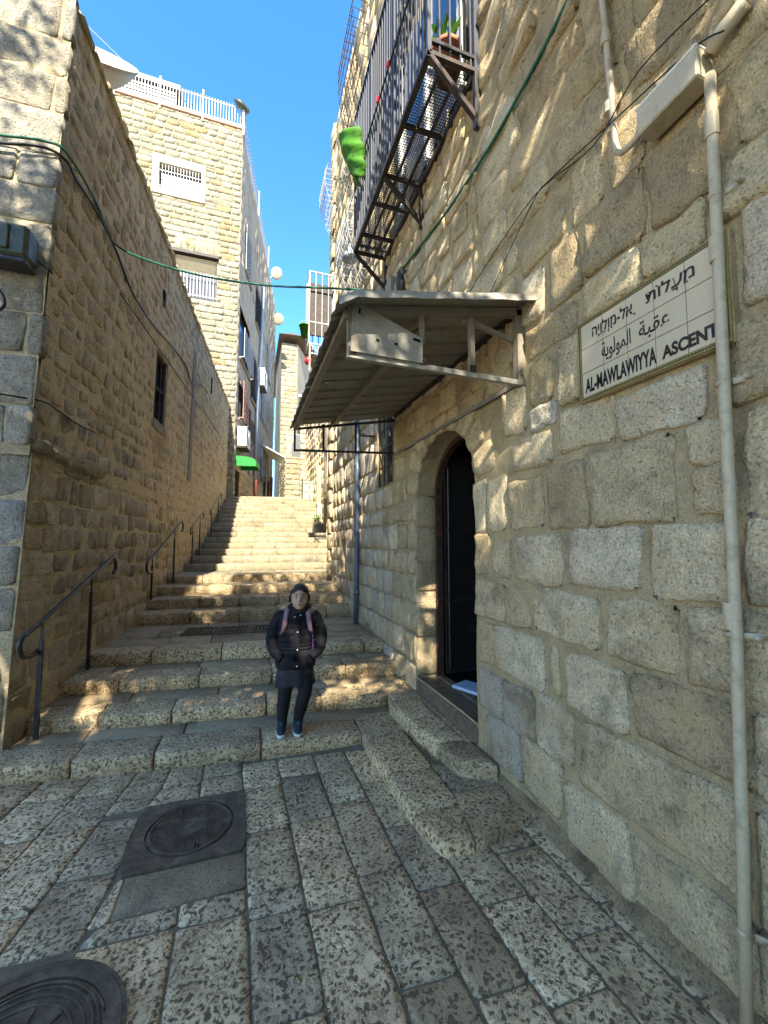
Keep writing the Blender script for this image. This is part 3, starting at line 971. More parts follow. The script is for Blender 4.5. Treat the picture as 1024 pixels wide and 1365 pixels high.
# ================================================================== LEFT BUILDING
M_L = .075
lb_ = thing('stone_building', 'tall old brown stone wall building along the left side of the steps', 'building', (-2.1, 4.35, G0))
KL0 = .06
FL = Frame((-2.15 - M_L * KL0 * 2.57, -KL0 * 2.57, 0), (M_L, 1, 0), (M_L * KL0, KL0, 1), (1, -M_L, -KL0 * 0))
YC = 4.35; YE = 17.25; ZT = 7.25
WIN = (7.62, 3.87, 8.35, 5.12)
HOLE1 = (7.75, 6.02, 7.87, 6.3)
PL = (10.38, 3.2, 10.66, 6.45)
holes = [WIN]
sheet(FL, YC, -.6, YE, ZT, holes, 0, .13, .014).build('wall', MAT['mortar_left'], lb_, smooth=True)
lrng = random.Random(3)
s1 = courses(YC + .01, YE, -.2, 2.52, (.20, .30), (.20, .42), .018, .03, lrng)
s2 = courses(YC + .01, YE, 2.60, 4.55, (.18, .25), (.17, .32), .02, .045, lrng)
s2b = courses(YC + .01, YE, 4.55, ZT - .05, (.19, .27), (.18, .34), .022, .045, lrng)
sl_ = cut(s1 + s2 + s2b, WIN, .03)
sl_ = cut(sl_, PL, .02)
def ltint(u0, v0, u1, v1):
    cu, cv = (u0 + u1) / 2, (v0 + v1) / 2
    g = lrng.random() * .5
    r = lrng.random()
    if cv > 3.0: r = lrng.random() * .45
    nn = noise.noise(Vector((cu * .8, cv * .9, 4)))
    if 1.2 < cv < 3.2 and 4.8 < cu < 8.5 and nn > -.15: g = .65 + lrng.random() * .35; r = .8 + .2 * lrng.random()
    if cv < 1.3 and cu < 6: g = max(g, .5 + .3 * lrng.random())
    if cu > 8.5 and cv < 4: r = .45 + .4 * lrng.random(); g *= .5
    if cv > 5: g = max(g, .55 * lrng.random() + .2)
    return (r, g, lrng.random())
lay(lb_, FL, sl_, MAT['wall_left'], nmax=300, near=5.5, tintf=ltint, T=.007, d0=-.03, rough=.010, bev=.010, wob=.016, nf=5)
# window in the wall
wv = MB(); frame_box(FL, WIN[0], WIN[1], WIN[2], WIN[3], -.16, -.13, wv)
wn_o = wv.build('window', MAT['glass_dark'], lb_)
wv = MB()
for a, b, c_, d_ in ((WIN[0], WIN[1], WIN[0] + .045, WIN[3]), (WIN[2] - .045, WIN[1], WIN[2], WIN[3]), (WIN[0] + .045, WIN[3] - .05, WIN[2] - .045, WIN[3]), (WIN[0] + .045, WIN[1], WIN[2] - .045, WIN[1] + .05),
                     (WIN[0] + .045, 4.50, WIN[2] - .045, 4.525)):
    frame_box(FL, a, b, c_, d_, -.128, -.05, wv)
wv.build('frame', MAT['rust_metal'], wn_o)
wv = MB()
for k in range(3):
    u = WIN[0] + .1 + k * .27
    wv.bar(FL.P(u, WIN[1] + .02, -.02), FL.P(u, WIN[3] - .02, -.02), .014)
wv.build('bars', MAT['rust_metal'], wn_o)
wv = MB()
for uu in (WIN[0], WIN[2]):
    wv.quad(FL.P(uu, WIN[1], -.16), FL.P(uu, WIN[1], .0), FL.P(uu, WIN[3], .0), FL.P(uu, WIN[3], -.16))
for vv in (WIN[1], WIN[3]):
    wv.quad(FL.P(WIN[0], vv, -.16), FL.P(WIN[0], vv, .0), FL.P(WIN[2], vv, .0), FL.P(WIN[2], vv, -.16))
wv.build('reveal', MAT['mortar_left'], lb_)
wv = MB(); frame_box(FL, WIN[0] - .02, WIN[1] - .17, WIN[2] + .02, WIN[1] - .01, -.02, .026, wv)
wv.build('sill', MAT['concrete'], lb_)
# plaster strip, lintel band, small vent hole
mb = MB(); stone(mb, FL, PL, T=.03, n=4, m=14, rough=.012, bev=.01, wob=.02); mb.build('plaster_strip', MAT['concrete'], lb_, smooth=True)
mb = MB(); frame_box(FL, *HOLE1, .0, .028, mb); mb.build('vent_hole', MAT['black'], lb_)  # black slab on the wall face, coloured as the dark of a hole
mb = MB(); frame_box(FL, 12.9, 6.25, 13.0, 6.75, .0, .028, mb); mb.build('vent_hole', MAT['black'], lb_)
# ledge of broken corbel stones
u = YC - .02
while u < 5.75:
    w_ = lrng.uniform(.16, .36)
    mb = MB()
    pr = .085 * (1 - (u - YC) / 2.2) + lrng.uniform(-.02, .02)
    stone(mb, FL, (u, 2.53 + lrng.uniform(0, .03) - .04 * (u - YC), u + w_, 2.64 + lrng.uniform(0, .03)), T=max(.05, pr), n=5, m=4, rough=.03, bev=.02, wob=.02,
          tint=(lrng.random() * .6, lrng.random(), lrng.random()))
    mb.build('ledge_stone', MAT['wall_left'], lb_, smooth=True)
    u += w_
# coping along the top
u = YC
while u < YE:
    w_ = lrng.uniform(.25, .5)
    mb = MB()
    stone(mb, FL, (u, ZT - .06, u + w_, ZT + lrng.uniform(.0, .07)), T=.05, d0=-.35, n=4, m=3, rough=.02, bev=.02, wob=.02)
    mb.build('coping_stone', MAT['wall_left'], lb_, smooth=True)
    u += w_
# front of the same building, facing the camera
XC = -2.15 + M_L * YC
FF = Frame((0, YC - KL0 * 2.57 - .0, 0), (1, 0, 0), (M_L * KL0, KL0, 1), (0, -1, KL0))
XF0, XF1 = -8.0, XC - .004
sheet(FF, XF0, -.6, XF1, 2.56, [], 0.006, .2, .01).build('front_wall', MAT['mortar_left'], lb_, smooth=True)
sheet(FF, XF0, 2.5, XF1, ZT + .1, [], .052, .2, .01).build('front_wall', MAT['mortar_left'], lb_, smooth=True)
f1 = courses(-5.4, XF1 - .003, -.1, 2.55, (.30, .42), (.35, .6), .012, .022, lrng)
f2 = courses(-5.4, XF1 + .012, 2.58, ZT + .08, (.34, .48), (.40, .75), .012, .02, lrng)
lay(lb_, FF, f1, MAT['wall_corner'], nmax=80, near=5.5, T=.018, d0=-.03, rough=.008, bev=.010, wob=.008, nf=5)
lay(lb_, FF, f2, MAT['wall_corner'], nmax=120, near=7.5, T=.065, d0=-.03, rough=.010, bev=.010, wob=.010, nf=5)
# bulk: roof and back
mb = MB()
a, b, c_, d_ = FL.P(YC, ZT), FL.P(YE, ZT), FL.P(YE, ZT) + Vector((-7, 0, 0)), FF.P(XF0, ZT)
mb.quad(a, b, c_, d_)
mb.quad(FL.P(YE, ZT), FL.P(YE, -.6), FL.P(YE, -.6) + Vector((-7, 0, 0)), c_)
mb.quad(FF.P(XF0, ZT), FF.P(XF0, -.6), FL.P(YE, -.6) + Vector((-7, 0, 0)), c_)
mb.build('roof', MAT['concrete'], lb_)

# ================================================================== RIGHT BUILDING
rb = thing('stone_building', 'rough pale limestone building along the right side, with the black arched doorway', 'building', (1.73, 3.5, G0))
XW = 1.73
FR = Frame((XW, 0, 0), (0, -1, 0), (0, 0, 1), (-1, 0, 0))       # u = -Y
def ry(y): return -y * KR
DY0, DY1, DZ0, DZS, DZ1 = 3.03 * KR, 4.28 * KR, rz(.27), rz(2.28), rz(2.85)
DH = (-DY1, DZ0, -DY0, DZ1)
WH = (-5.72 * KR, rz(2.55), -5.04 * KR, rz(3.62))
NICHE = (-8.22 * KR, rz(1.15), -7.80 * KR, rz(1.80))
ZTOP = 11.4
YEND = 9.05
sheet(FR, -YEND, -.6, 3.0, ZTOP, [DH, WH, NICHE], 0, .11, .014).build('wall', MAT['mortar_near'], rb, smooth=True)
rrng = random.Random(8)
rows = [
    (.43, .755, [3.0, 2.66, 2.30]), (.44, .77, [2.28, 1.96]), (.10, .42, [2.9, 2.45, 2.08]), (.02, .34, [2.05, 1.62, 1.1, .55]),
    (.40, .76, [1.93, 1.10]), (.36, .77, [1.08, .55]),
    (.80, 1.115, [3.02, 2.76, 2.19]), (.83, 1.11, [2.15, 2.06]), (.79, 1.11, [2.04, 1.61]), (.82, 1.12, [1.59, 1.08, .6]),
    (1.155, 1.445, [3.02, 2.61]), (1.16, 1.43, [2.585, 2.335]), (1.16, 1.45, [2.305, 1.755, ]), (1.155, 1.455, [1.715, 1.32]), (1.15, 1.47, [1.295, .92, .5]),
    (1.49, 1.81, [3.02, 2.80]), (1.49, 1.765, [2.78, 2.52]), (1.475, 1.79, [2.475, 2.005]), (1.51, 1.82, [1.975, 1.49]), (1.50, 1.825, [1.46, 1.09]), (1.50, 1.84, [1.06, .55]),
    (1.84, 2.24, [3.02, 2.84, 2.57]), (1.84, 2.18, [2.545, 2.17]), (1.84, 2.23, [2.14, 1.80]), (1.85, 2.25, [1.775, 1.295]), (1.86, 2.05, [1.25, 1.08]), (2.07, 2.25, [1.25, 1.08]), (1.86, 2.26, [1.05, .6]),
    (2.24, 2.47, [2.51, 2.06]), (2.29, 2.55, [2.01, 1.61]), (2.27, 2.50, [1.60, 1.15]), (2.29, 2.62, [1.08, .7]),
    (2.50, 2.64, [2.29, 2.02]), (2.54, 2.86, [2.6, 2.32]), (2.66, 2.95, [2.29, 2.05]), (2.58, 2.98, [2.03, 1.83]),
    (2.66, 3.05, [1.0, .62]), (3.0, 3.20, [2.3, 1.84]), (3.02, 3.22, [1.80, 1.42, 1.12]), (3.05, 3.3, [1.08, .7]),
    (3.24, 3.585, [2.06, 1.80]), (3.24, 3.58, [2.35, 2.09]), (3.25, 3.60, [1.77, 1.38, 1.05]), (3.30, 3.66, [1.0, .6]),
    (3.64, 3.83, [2.33, 1.90]), (3.62, 3.98, [1.86, 1.62]), (3.63, 3.95, [1.58, 1.36])]
st = []
for z0, z1, ys in rows:
    for i in range(len(ys) - 1):
        g = .012
        j = lambda: rrng.uniform(-.014, .014)
        u0, u1 = -ys[i] * KR + g * .5, -ys[i + 1] * KR - g * .5
        a, b = rz(z0) - .004, rz(z1) + .004
        st.append([(u0 + j(), a + j()), (u1 + j(), a + j()), (u1 + j(), b + j()), (u0 + j(), b + j())])
near_big = list(st)
# nearer the camera and behind it
st2 = courses(-.56 * KR, 2.9, -.0, rz(3.6), (.30, .42), (.35, .6), .02, .03, rrng)
# above
st3 = courses(-2.85 * KR, 2.9, rz(3.99), 6.2, (.26, .38), (.30, .62), .03, .045, rrng)
st3 = [q for q in st3]
fill = courses(-2.9 * KR, -2.37 * KR, rz(2.9), rz(3.97), (.22, .32), (.22, .4), .02, .04, rrng)
fill2 = courses(-1.34 * KR, -.56 * KR, rz(3.66), rz(3.97), (.3, .3), (.3, .4), .02, .03, rrng) + courses(-1.9 * KR, -2.36 * KR + .0, rz(3.86), rz(3.97), (.1, .1), (.3, .4), .01, .03, rrng)
st3b = courses(-YEND, -2.87 * KR, rz(3.30), 6.0, (.24, .34), (.26, .5), .025, .04, rrng)
st3c = courses(-YEND, 2.9, 6.2, ZTOP, (.26, .36), (.32, .6), .03, .04, rrng)
st3d = courses(-YEND, -2.87 * KR, 6.0, 6.2, (.2, .2), (.3, .5), .015, .03, rrng)
# beyond the door, down the alley
st4 = courses(-YEND, -DY1 - .015, -.2, rz(2.2), (.26, .36), (.22, .42), .012, .022, rrng)
st5 = courses(-YEND, -DY1 - .30, rz(2.22), rz(3.28), (.24, .36), (.24, .42), .014, .024, rrng)
st5b = courses(-2.78 * KR, -2.62 * KR, rz(2.28), rz(2.88), (.2, .3), (.2, .3), .01, .02, rrng)
st6 = courses(-DY1 - .28, -2.38 * KR, rz(3.02), rz(3.28), (.24, .24), (.2, .34), .01, .02, rrng)
allst = st4 + st5 + st6 + st3b + st3c + st3d
allst = cut(allst, WH, .015); allst = cut(allst, NICHE, .01); allst = cut(allst, DH, .01)
def rtint(u0, v0, u1, v1):
    cy, cv = -(u0 + u1) / 2, (v0 + v1) / 2
    r = .1 + rrng.random() * .75
    g = rrng.random() * .35
    if cy > 5.2 * KR and cv < 4.2: r = .75 + .25 * rrng.random()
    if 2.2 < cy < 3.0 and cv < .8: g = .8 + .2 * rrng.random(); r = .95
    if 2.4 < cv < 2.7 and 1.1 < cy < 2.3: r = .95; g = .3 + .4 * rrng.random()
    if cv > 3.1 and cy < 2.0: r = rrng.random() * .6; g = .2 + .6 * rrng.random()
    if cv > 3.5 and cy > 2: g = .1 + .5 * rrng.random()
    if 5.0 < cy < 7.5 and cv < 2.0: g = max(g, .3 + .4 * rrng.random())
    if cy > 7 : g = .3 + .5 * rrng.random()
    return (r, g, rrng.random())
lay(rb, FR, near_big + st2 + fill + fill2, MAT['wall_near'], nmax=300, near=9, tintf=rtint, T=.021, d0=-.04, rough=.014, bev=.012, wob=.022, nf=6)
lay(rb, FR, st3, MAT['wall_near'], nmax=110, near=6, tintf=rtint, T=.014, d0=-.04, rough=.018, bev=.014, wob=.034, nf=5)
lay(rb, FR, allst, MAT['wall_near'], nmax=190, near=5, tintf=rtint, T=.020, d0=-.03, rough=.013, bev=.012, wob=.014, nf=6)

# arch
def arch(t, off=0.0):
    """t from -1 (far) to 1 (near): point (u, v) on the arch line, pushed out by off"""
    a = (1 - (t + 1) / 2) * math.pi
    yc = -(DY0 + DY1) / 2; hw = (DY1 - DY0) / 2
    u = yc + (hw + off) * math.cos(a)
    s_ = math.sin(a)
    v = DZS + (DZ1 - DZS + off) * (s_ ** .92)
    return u, v
mb = MB()
K = 24
for i in range(K):                                   # wall above the arch line, up to the straight hole edge
    t0, t1 = -1 + 2 * i / K, -1 + 2 * (i + 1) / K
    (ua, va), (ub, vb) = arch(t0), arch(t1)
    mb.quad(FR.P(ua, min(va, DZ1)), FR.P(ub, min(vb, DZ1)), FR.P(ub, DZ1 + .001), FR.P(ua, DZ1 + .001))
mb.build('arch_wall', MAT['mortar_near'], rb)
n_v = 9
for i in range(n_v):
    t0, t1 = -1 + 2 * i / n_v, -1 + 2 * (i + 1) / n_v
    a, b = arch(t0 + .012), arch(t1 - .012)
    o1, o2 = rrng.uniform(.22, .34), rrng.uniform(.22, .34)
    c_, d_ = arch(t1 - .02, o1), arch(t0 + .02, o2)
    c_ = (c_[0], min(c_[1], rz(3.02))); d_ = (d_[0], min(d_[1], rz(3.02)))
    mb = MB()
    stone(mb, FR, [a, b, c_, d_], T=.022, n=6, m=6, rough=.008, bev=.012, wob=.008, tint=(.35 + .3 * rrng.random(), .2, rrng.random()))
    mb.build('arch_stone', MAT['wall_near'], rb, smooth=True)
# reveal: far jamb blocks face the camera
XI = XW + .23
FJ = Frame((0, DY1, 0), (1, 0, 0), (0, 0, 1), (0, -1, 0))
v = DZ0
mb = MB(); mb.quad((XW, DY1 + .01, DZ0 - .1), (XI, DY1 + .01, DZ0 - .1), (XI, DY1 + .01, DZS), (XW, DY1 + .01, DZS))
mb.quad((XW, DY0 - .01, DZ0 - .1), (XI, DY0 - .01, DZ0 - .1), (XI, DY0 - .01, DZS), (XW, DY0 - .01, DZS))
for i in range(K):
    t0, t1 = -1 + 2 * i / K, -1 + 2 * (i + 1) / K
    (ua, va), (ub, vb) = arch(t0), arch(t1)
    mb.quad((XW, -ua, va), (XW, -ub, vb), (XI, -ub, vb), (XI, -ua, va))
mb.build('reveal', MAT['mortar_near'], rb, smooth=True)
for h_ in (.42, .50, .33, .40, .36):
    h_ *= (DZS - DZ0) / 2.01
    mb = MB()
    stone(mb, FJ, (XW - .012, v + .008, XI - .005, v + h_ - .008), T=.012, n=5, m=7, rough=.010, bev=.012, wob=.006, tint=(.1 + .3 * rrng.random(), .75, rrng.random()))
    mb.build('jamb_stone', MAT['wall_near'], rb, smooth=True)
    v += h_
# room behind, sill, door
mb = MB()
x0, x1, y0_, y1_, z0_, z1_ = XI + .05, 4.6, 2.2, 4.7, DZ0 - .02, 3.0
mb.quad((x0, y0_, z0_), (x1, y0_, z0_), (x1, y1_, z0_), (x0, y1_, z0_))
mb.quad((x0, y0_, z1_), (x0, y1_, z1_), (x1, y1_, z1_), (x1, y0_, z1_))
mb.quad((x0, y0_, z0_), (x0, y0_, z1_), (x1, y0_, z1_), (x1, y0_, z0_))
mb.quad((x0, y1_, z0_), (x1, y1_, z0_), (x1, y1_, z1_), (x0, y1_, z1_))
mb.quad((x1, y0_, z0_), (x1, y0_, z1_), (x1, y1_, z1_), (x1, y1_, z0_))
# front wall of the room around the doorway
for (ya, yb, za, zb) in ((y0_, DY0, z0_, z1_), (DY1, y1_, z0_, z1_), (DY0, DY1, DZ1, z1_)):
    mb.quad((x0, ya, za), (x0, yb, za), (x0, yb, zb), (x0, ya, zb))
mb.build('dark_room', MAT['black'], rb)  # all faces coloured black to stand for the unlit inside
dr = MB()                                             # frame following the arch
def arch_pts(off, z_bot):
    pts = [(-arch(-1, off)[0], z_bot)] + [(-arch(-1 + 2 * i / 20, off)[0], arch(-1 + 2 * i / 20, off)[1]) for i in range(21)] + [(-arch(1, off)[0], z_bot)]
    return pts
pa, pb = arch_pts(.0, DZ0), arch_pts(-.05, DZ0)
for xa, xb in ((XI - .02, XI + .05),):
    for i in range(len(pa) - 1):
        A_, B_, C_, D_ = pa[i], pa[i + 1], pb[i + 1], pb[i]
        dr.quad((xa, A_[0], A_[1]), (xa, B_[0], B_[1]), (xa, C_[0], C_[1]), (xa, D_[0], D_[1]))
        dr.quad((xa, D_[0], D_[1]), (xa, C_[0], C_[1]), (xb, C_[0], C_[1]), (xb, D_[0], D_[1]))
door = dr.build('door', MAT['door_frame'], rb)
dr = MB()
DLY = DY1 - .10
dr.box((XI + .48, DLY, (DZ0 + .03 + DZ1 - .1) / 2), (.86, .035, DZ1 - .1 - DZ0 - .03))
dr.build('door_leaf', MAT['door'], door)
dr = MB()
for z in (DZ0 + .05, rz(.75), rz(1.1), rz(1.9)):
    dr.box((XI + .48, DLY - .024, z), (.84, .014, .022), bev=.004)
for x in (XI + .09, XI + .87):
    dr.box((x, DLY - .024, (DZ0 + DZ1) / 2 - .03), (.03, .014, DZ1 - DZ0 - .22), bev=.004)
dr.build('door_rib', MAT['rail_metal'], door)
dr = MB()
dr.box((XI + .02, (DY0 + DY1) / 2, DZ0 - .05), (.08, DY1 - DY0 - .01, .1), bev=.01)
dr.box((XW + .10, (DY0 + DY1) / 2, DZ0 - .09), (.26, DY1 - DY0 - .005, .14), bev=.02)
dr.build('threshold', MAT['sill_dark'], rb)
bo = MB()
bo.box((XI + .22, 3.22, DZ0 + .03), (.22, .95, .03), Matrix.Rotation(.42, 3, 'Z'), bev=.006)
tag(bo.build('board', MAT['blue_board']), 'pale blue board lying on the floor just inside the black doorway', 'board')

# small arched niche down the alley
mb = MB()
a = NICHE
for (p, q_) in (((a[0], a[1]), (a[0], a[3])), ((a[2], a[1]), (a[2], a[3])), ((a[0], a[1]), (a[2], a[1])), ((a[0], a[3]), (a[2], a[3]))):
    mb.quad(FR.P(p[0], p[1], 0), FR.P(q_[0], q_[1], 0), FR.P(q_[0], q_[1], -.12), FR.P(p[0], p[1], -.12))
mb.quad(FR.P(a[0], a[1], -.12), FR.P(a[2], a[1], -.12), FR.P(a[2], a[3], -.12), FR.P(a[0], a[3], -.12))
mb.build('niche', MAT['mortar_left'], rb)

# window with grille
mb = MB(); frame_box(FR, WH[0], WH[1], WH[2], WH[3], -.16, -.13, mb)
wo_ = mb.build('window', MAT['glass_dark'], rb)
mb = MB()
for uu in (WH[0], WH[2]):
    mb.quad(FR.P(uu, WH[1], -.14), FR.P(uu, WH[1], .02), FR.P(uu, WH[3], .02), FR.P(uu, WH[3], -.14))
for vv in (WH[1], WH[3]):
    mb.quad(FR.P(WH[0], vv, -.14), FR.P(WH[0], vv, .02), FR.P(WH[2], vv, .02), FR.P(WH[2], vv, -.14))
mb.build('reveal', MAT['mortar_near'], wo_)
mb = MB()
for k in range(5):
    v = WH[1] + (WH[3] - WH[1]) * (k / 4)
    mb.bar(FR.P(WH[0], v, -.01), FR.P(WH[2], v, -.01), .018)
for k in range(4):
    u = WH[0] + (WH[2] - WH[0]) * k / 3
    mb.bar(FR.P(u, WH[1], -.012), FR.P(u, WH[3], -.012), .018)
mb.build('grille', MAT['blue_metal'], wo_)
# mortar fillet at the foot of the wall
mb = MB()
P = []; F = []
ys = [-2.5 + .2 * i for i in range(58)]
for i, y in enumerate(ys):
    zb = gl_(1.7)
    for yy, zz in zip(SY, SZ):
        if y > yy - .1: zb = zz
    o_ = .05 + .04 * noise.noise(Vector((y * 2.3, 0, 1)))
    if y > 4.3: o_ *= .4
    if DY0 - .1 < y < DY1 + .1: o_ = .01
    for t, (ox, oz) in enumerate(((0, .10), (.25, .05), (.6, .02), (1.0, -.04))):
        P.append((XW - o_ * ox - .006, y, zb + oz + .02 * noise.noise(Vector((y * 4, oz * 5, 3)))))
for i in range(len(ys) - 1):
    if DY0 - .15 < ys[i] < DY1 + .05 : continue
    for t in range(3):
        F.append((i * 4 + t, (i + 1) * 4 + t, (i + 1) * 4 + t + 1, i * 4 + t + 1))
mb.add(P, F)
mb.build('foot_fillet', MAT['mortar_foot'], rb, smooth=True)
# bulk
mb = MB()
mb.quad((XW, -3, ZTOP), (XW, YEND, ZTOP), (9, YEND, ZTOP), (9, -3, ZTOP))
mb.quad((XW, YEND, -.6), (9, YEND, -.6), (9, YEND, ZTOP), (XW, YEND, ZTOP))
mb.quad((XW, -3, -.6), (9, -3, -.6), (9, -3, ZTOP), (XW, -3, ZTOP))
mb.quad((9, -3, -.6), (9, YEND, -.6), (9, YEND, ZTOP), (9, -3, ZTOP))
mb.build('roof', MAT['concrete'], rb)
FC = Frame((0, YEND - .0, 0), (0, 1, 0), (0, 0, 1), (-1, 0, 0))
v = 0.6
while v < ZTOP:                                       # corner stones, lit edge of the building
    h_ = rrng.uniform(.26, .4)
    mb = MB(); rock(mb, XW - .05, XW + .5, YEND - rrng.uniform(.2, .45), YEND + .04, v + .01, min(v + h_, ZTOP + .1) - .01, n=(4, 4, 3), bev=.02, rough=.012,
                    tint=(.3 + .3 * rrng.random(), .2, rrng.random()))
    mb.build('corner_stone', MAT['wall_near'], rb, smooth=True)
    v += h_

# ================================================================== THINGS ON THE RIGHT WALL
# ------------------------------------------------------------------ ceramic street sign
SGU0, SGU1, SGV0, SGV1 = ry(1.800), ry(1.030), rz(2.533), rz(2.990)
FS = Frame((XW - .035, 0, 0), (0, -1, 0), (0, 0, 1), (-1, 0, 0))
sg = thing('street_sign', 'tiled ceramic street sign in Hebrew, Arabic and English reading AL-MAWLAWIYYA ASCENT', 'sign', FS.P((SGU0 + SGU1) / 2, SGV0, 0))
mb = MB(); frame_box(FS, SGU0 - .004, SGV0 - .004, SGU1 + .004, SGV1 + .004, -.05, .0, mb)
mb.build('backing', MAT['mortar_near'], sg)
bw = .020
TU0, TU1, TV0, TV1 = SGU0 + bw, SGU1 - bw, SGV0 + bw, SGV1 - bw
for i in range(5):
    for j in range(3):
        w_, h_ = (TU1 - TU0) / 5, (TV1 - TV0) / 3
        mb = MB()
        c = FS.P(TU0 + (i + .5) * w_, TV0 + (j + .5) * h_, .004 + rnd.uniform(-.0006, .0006))
        mb.box(c, (.012, w_ - .0028, h_ - .0028), bev=.0015)
        mb.build('tile', MAT['tile'], sg)
def strip(u0, v0, u1, v1):
    mb = MB(); frame_box(FS, u0, v0, u1, v1, 0, .011, mb); mb.build('border_tile', MAT['tile_edge'], sg)
strip(SGU0, SGV0, SGU1, SGV0 + bw - .002); strip(SGU0, SGV1 - bw + .002, SGU1, SGV1)
strip(SGU0, SGV0 + bw, SGU0 + bw - .002, SGV1 - bw); strip(SGU1 - bw + .002, SGV0 + bw, SGU1, SGV1 - bw)
mb = MB()
def leafmark(u, v, a):
    for s_ in (-1, 1):
        p = []
        for (x, y) in ((0, 0), (.010, .0055 * s_), (.014, .001 * s_), (.004, -.0015 * s_)):
            p.append(FS.P(u + x * math.cos(a) - y * math.sin(a), v + x * math.sin(a) + y * math.cos(a), .0125))
        mb.quad(*p)
u = SGU0 + .012
while u < SGU1 - .02:
    leafmark(u, SGV0 + bw / 2, 0); leafmark(u, SGV1 - bw / 2, 0); u += .0135
v = SGV0 + .022
while v < SGV1 - .02:
    leafmark(SGU0 + bw / 2, v, math.pi / 2); leafmark(SGU1 - bw / 2, v, math.pi / 2); v += .0135
mb.build('border_pattern', MAT['leaf_border'], sg, kind='stuff')

def lettering(body, u0, u1, v0, v1, off, name, parent, frm, mat, d=.0112, ext=.0006):
    c = bpy.data.curves.new('lettering', 'FONT'); c.body = body; c.offset = off; c.extrude = 0
    to = bpy.data.objects.new('lettering', c); COL.objects.link(to)
    bpy.context.view_layer.update()
    me = bpy.data.meshes.new_from_object(to.evaluated_get(bpy.context.evaluated_depsgraph_get()))
    bpy.data.objects.remove(to); bpy.data.curves.remove(c)
    xs = [v.co.x for v in me.vertices]; ys = [v.co.y for v in me.vertices]
    a, b, c_, d_ = min(xs), max(xs), min(ys), max(ys)
    o0 = wloc(parent)
    for v in me.vertices:
        p = frm.P(u0 + (v.co.x - a) / (b - a) * (u1 - u0), v0 + (v.co.y - c_) / (d_ - c_) * (v1 - v0), d)
        v.co = p - o0
    me.materials.clear(); me.materials.append(mat)
    o = bpy.data.objects.new(name, me); link(o, parent)
    return o
WT, HT = TU1 - TU0, (TV1 - TV0) / 3
def su(f): return TU0 + WT * f
lettering('AL-MAWLAWIYYA', su(.03), su(.605), TV0 + HT * .14, TV0 + HT * .74, .035, 'lettering', sg, FS, MAT['ink'])
lettering('ASCENT', su(.64), su(.965), TV0 + HT * .16, TV0 + HT * .60, .045, 'lettering', sg, FS, MAT['ink'])
lettering('\ufe94\ufef3\ufeee\ufedf\ufeee\ufee4\ufedf\ufe8d', su(.19), su(.43), TV0 + HT * 1.08, TV0 + HT * 1.86, .012, 'lettering', sg, FS, MAT['ink'])
lettering('\ufe94\ufe92\ufed8\ufecb', su(.49), su(.70), TV0 + HT * 1.14, TV0 + HT * 1.84, .012, 'lettering', sg, FS, MAT['ink'])
lettering('\u05d4\u05b8\u05d9\u05bc\u05b4\u05d5\u05b7\u05dc\u05b0\u05d5\u05b7\u05de-\u05dc\u05d0\u05b7', su(.11), su(.475), TV0 + HT * 2.16, TV0 + HT * 2.78, .022, 'lettering', sg, FS, MAT['ink'])
lettering('\u05ea\u05b9\u05d5\u05dc\u05b2\u05e2\u05b7\u05de', su(.55), su(.86), TV0 + HT * 2.20, TV0 + HT * 2.80, .022, 'lettering', sg, FS, MAT['ink'])

# ------------------------------------------------------------------ drain pipes and conduit
XP = 1.80
def pr(y, z, x=XP - .045): return r_(x, y, z)
dp = thing('drain_pipe', 'pale weathered vertical pipe running down the right wall across the end of the street sign', 'pipe', pr(1.06, .02))
mb = MB(); mb.tube([pr(1.04, 3.66), pr(1.045, 3.3), pr(1.055, 2.6), pr(1.062, 2.0), pr(1.07, 1.4), pr(1.09, .7), pr(1.115, -.02)], .0195, 14)
mb.build('pipe', MAT['pvc'], dp, smooth=True)
for z in (3.44, 2.92, 1.47):
    y = 1.04 + (3.66 - z) * .02
    mb = MB(); mb.tube([pr(y, z - .05), pr(y, z + .05)], .0232, 24); mb.build('coupling', MAT['pvc'], dp)
for z in (3.14, 2.37, 1.40, .33):
    y = 1.04 + (3.66 - z) * .02
    mb = MB()
    mb.tube([pr(y, z - .008), pr(y, z + .008)], .0225, 14)
    mb.bar(pr(y - .03, z, XP - .03), pr(y - .085, z + .004, XP - .0), .012, .022)
    mb.tube([pr(y - .08, z + .002, XP - .05), pr(y - .08, z + .002, XP)], .008, 8)
    mb.build('clamp', MAT['pvc'], dp, smooth=True)
bx = thing('trunking_box', 'long beige plastic trunking box fixed on the upper right wall above the street sign', 'cable box', r_(1.80, 1.19, 3.62))
mb = MB(); mb.box(r_(1.745, 1.185, 3.715), (.10, .26, .125), bev=.006); mb.build('box', MAT['pvc'], bx)
mb = MB(); mb.box(r_(1.745, 1.185, 3.785), (.106, .266, .012), bev=.004); mb.build('lid', MAT['white'], bx)
mb = MB(); mb.tube([r_(1.75, 1.03, 3.74), r_(1.75, .98, 3.78), r_(1.75, .90, 3.80)], .028, 12); mb.build('elbow', MAT['pvc'], bx, smooth=True)
up = thing('conduit_pipe', 'upper white conduit pipe that bends into the end of the beige trunking box', 'pipe', r_(1.76, 1.5, 3.7))
mb = MB(); mb.tube([r_(1.77, 1.555, 5.6), r_(1.77, 1.54, 4.7), r_(1.77, 1.50, 3.82), r_(1.77, 1.49, 3.765), r_(1.77, 1.465, 3.735), r_(1.77, 1.42, 3.73), r_(1.77, 1.315, 3.735)], .016, 12)
mb.build('pipe', MAT['pvc'], up, smooth=True)
for z in (4.45, 4.05):
    mb = MB(); mb.tube([r_(1.77, 1.53, z - .03), r_(1.77, 1.53, z + .03)], .024, 12); mb.build('coupling', MAT['pvc'], up)
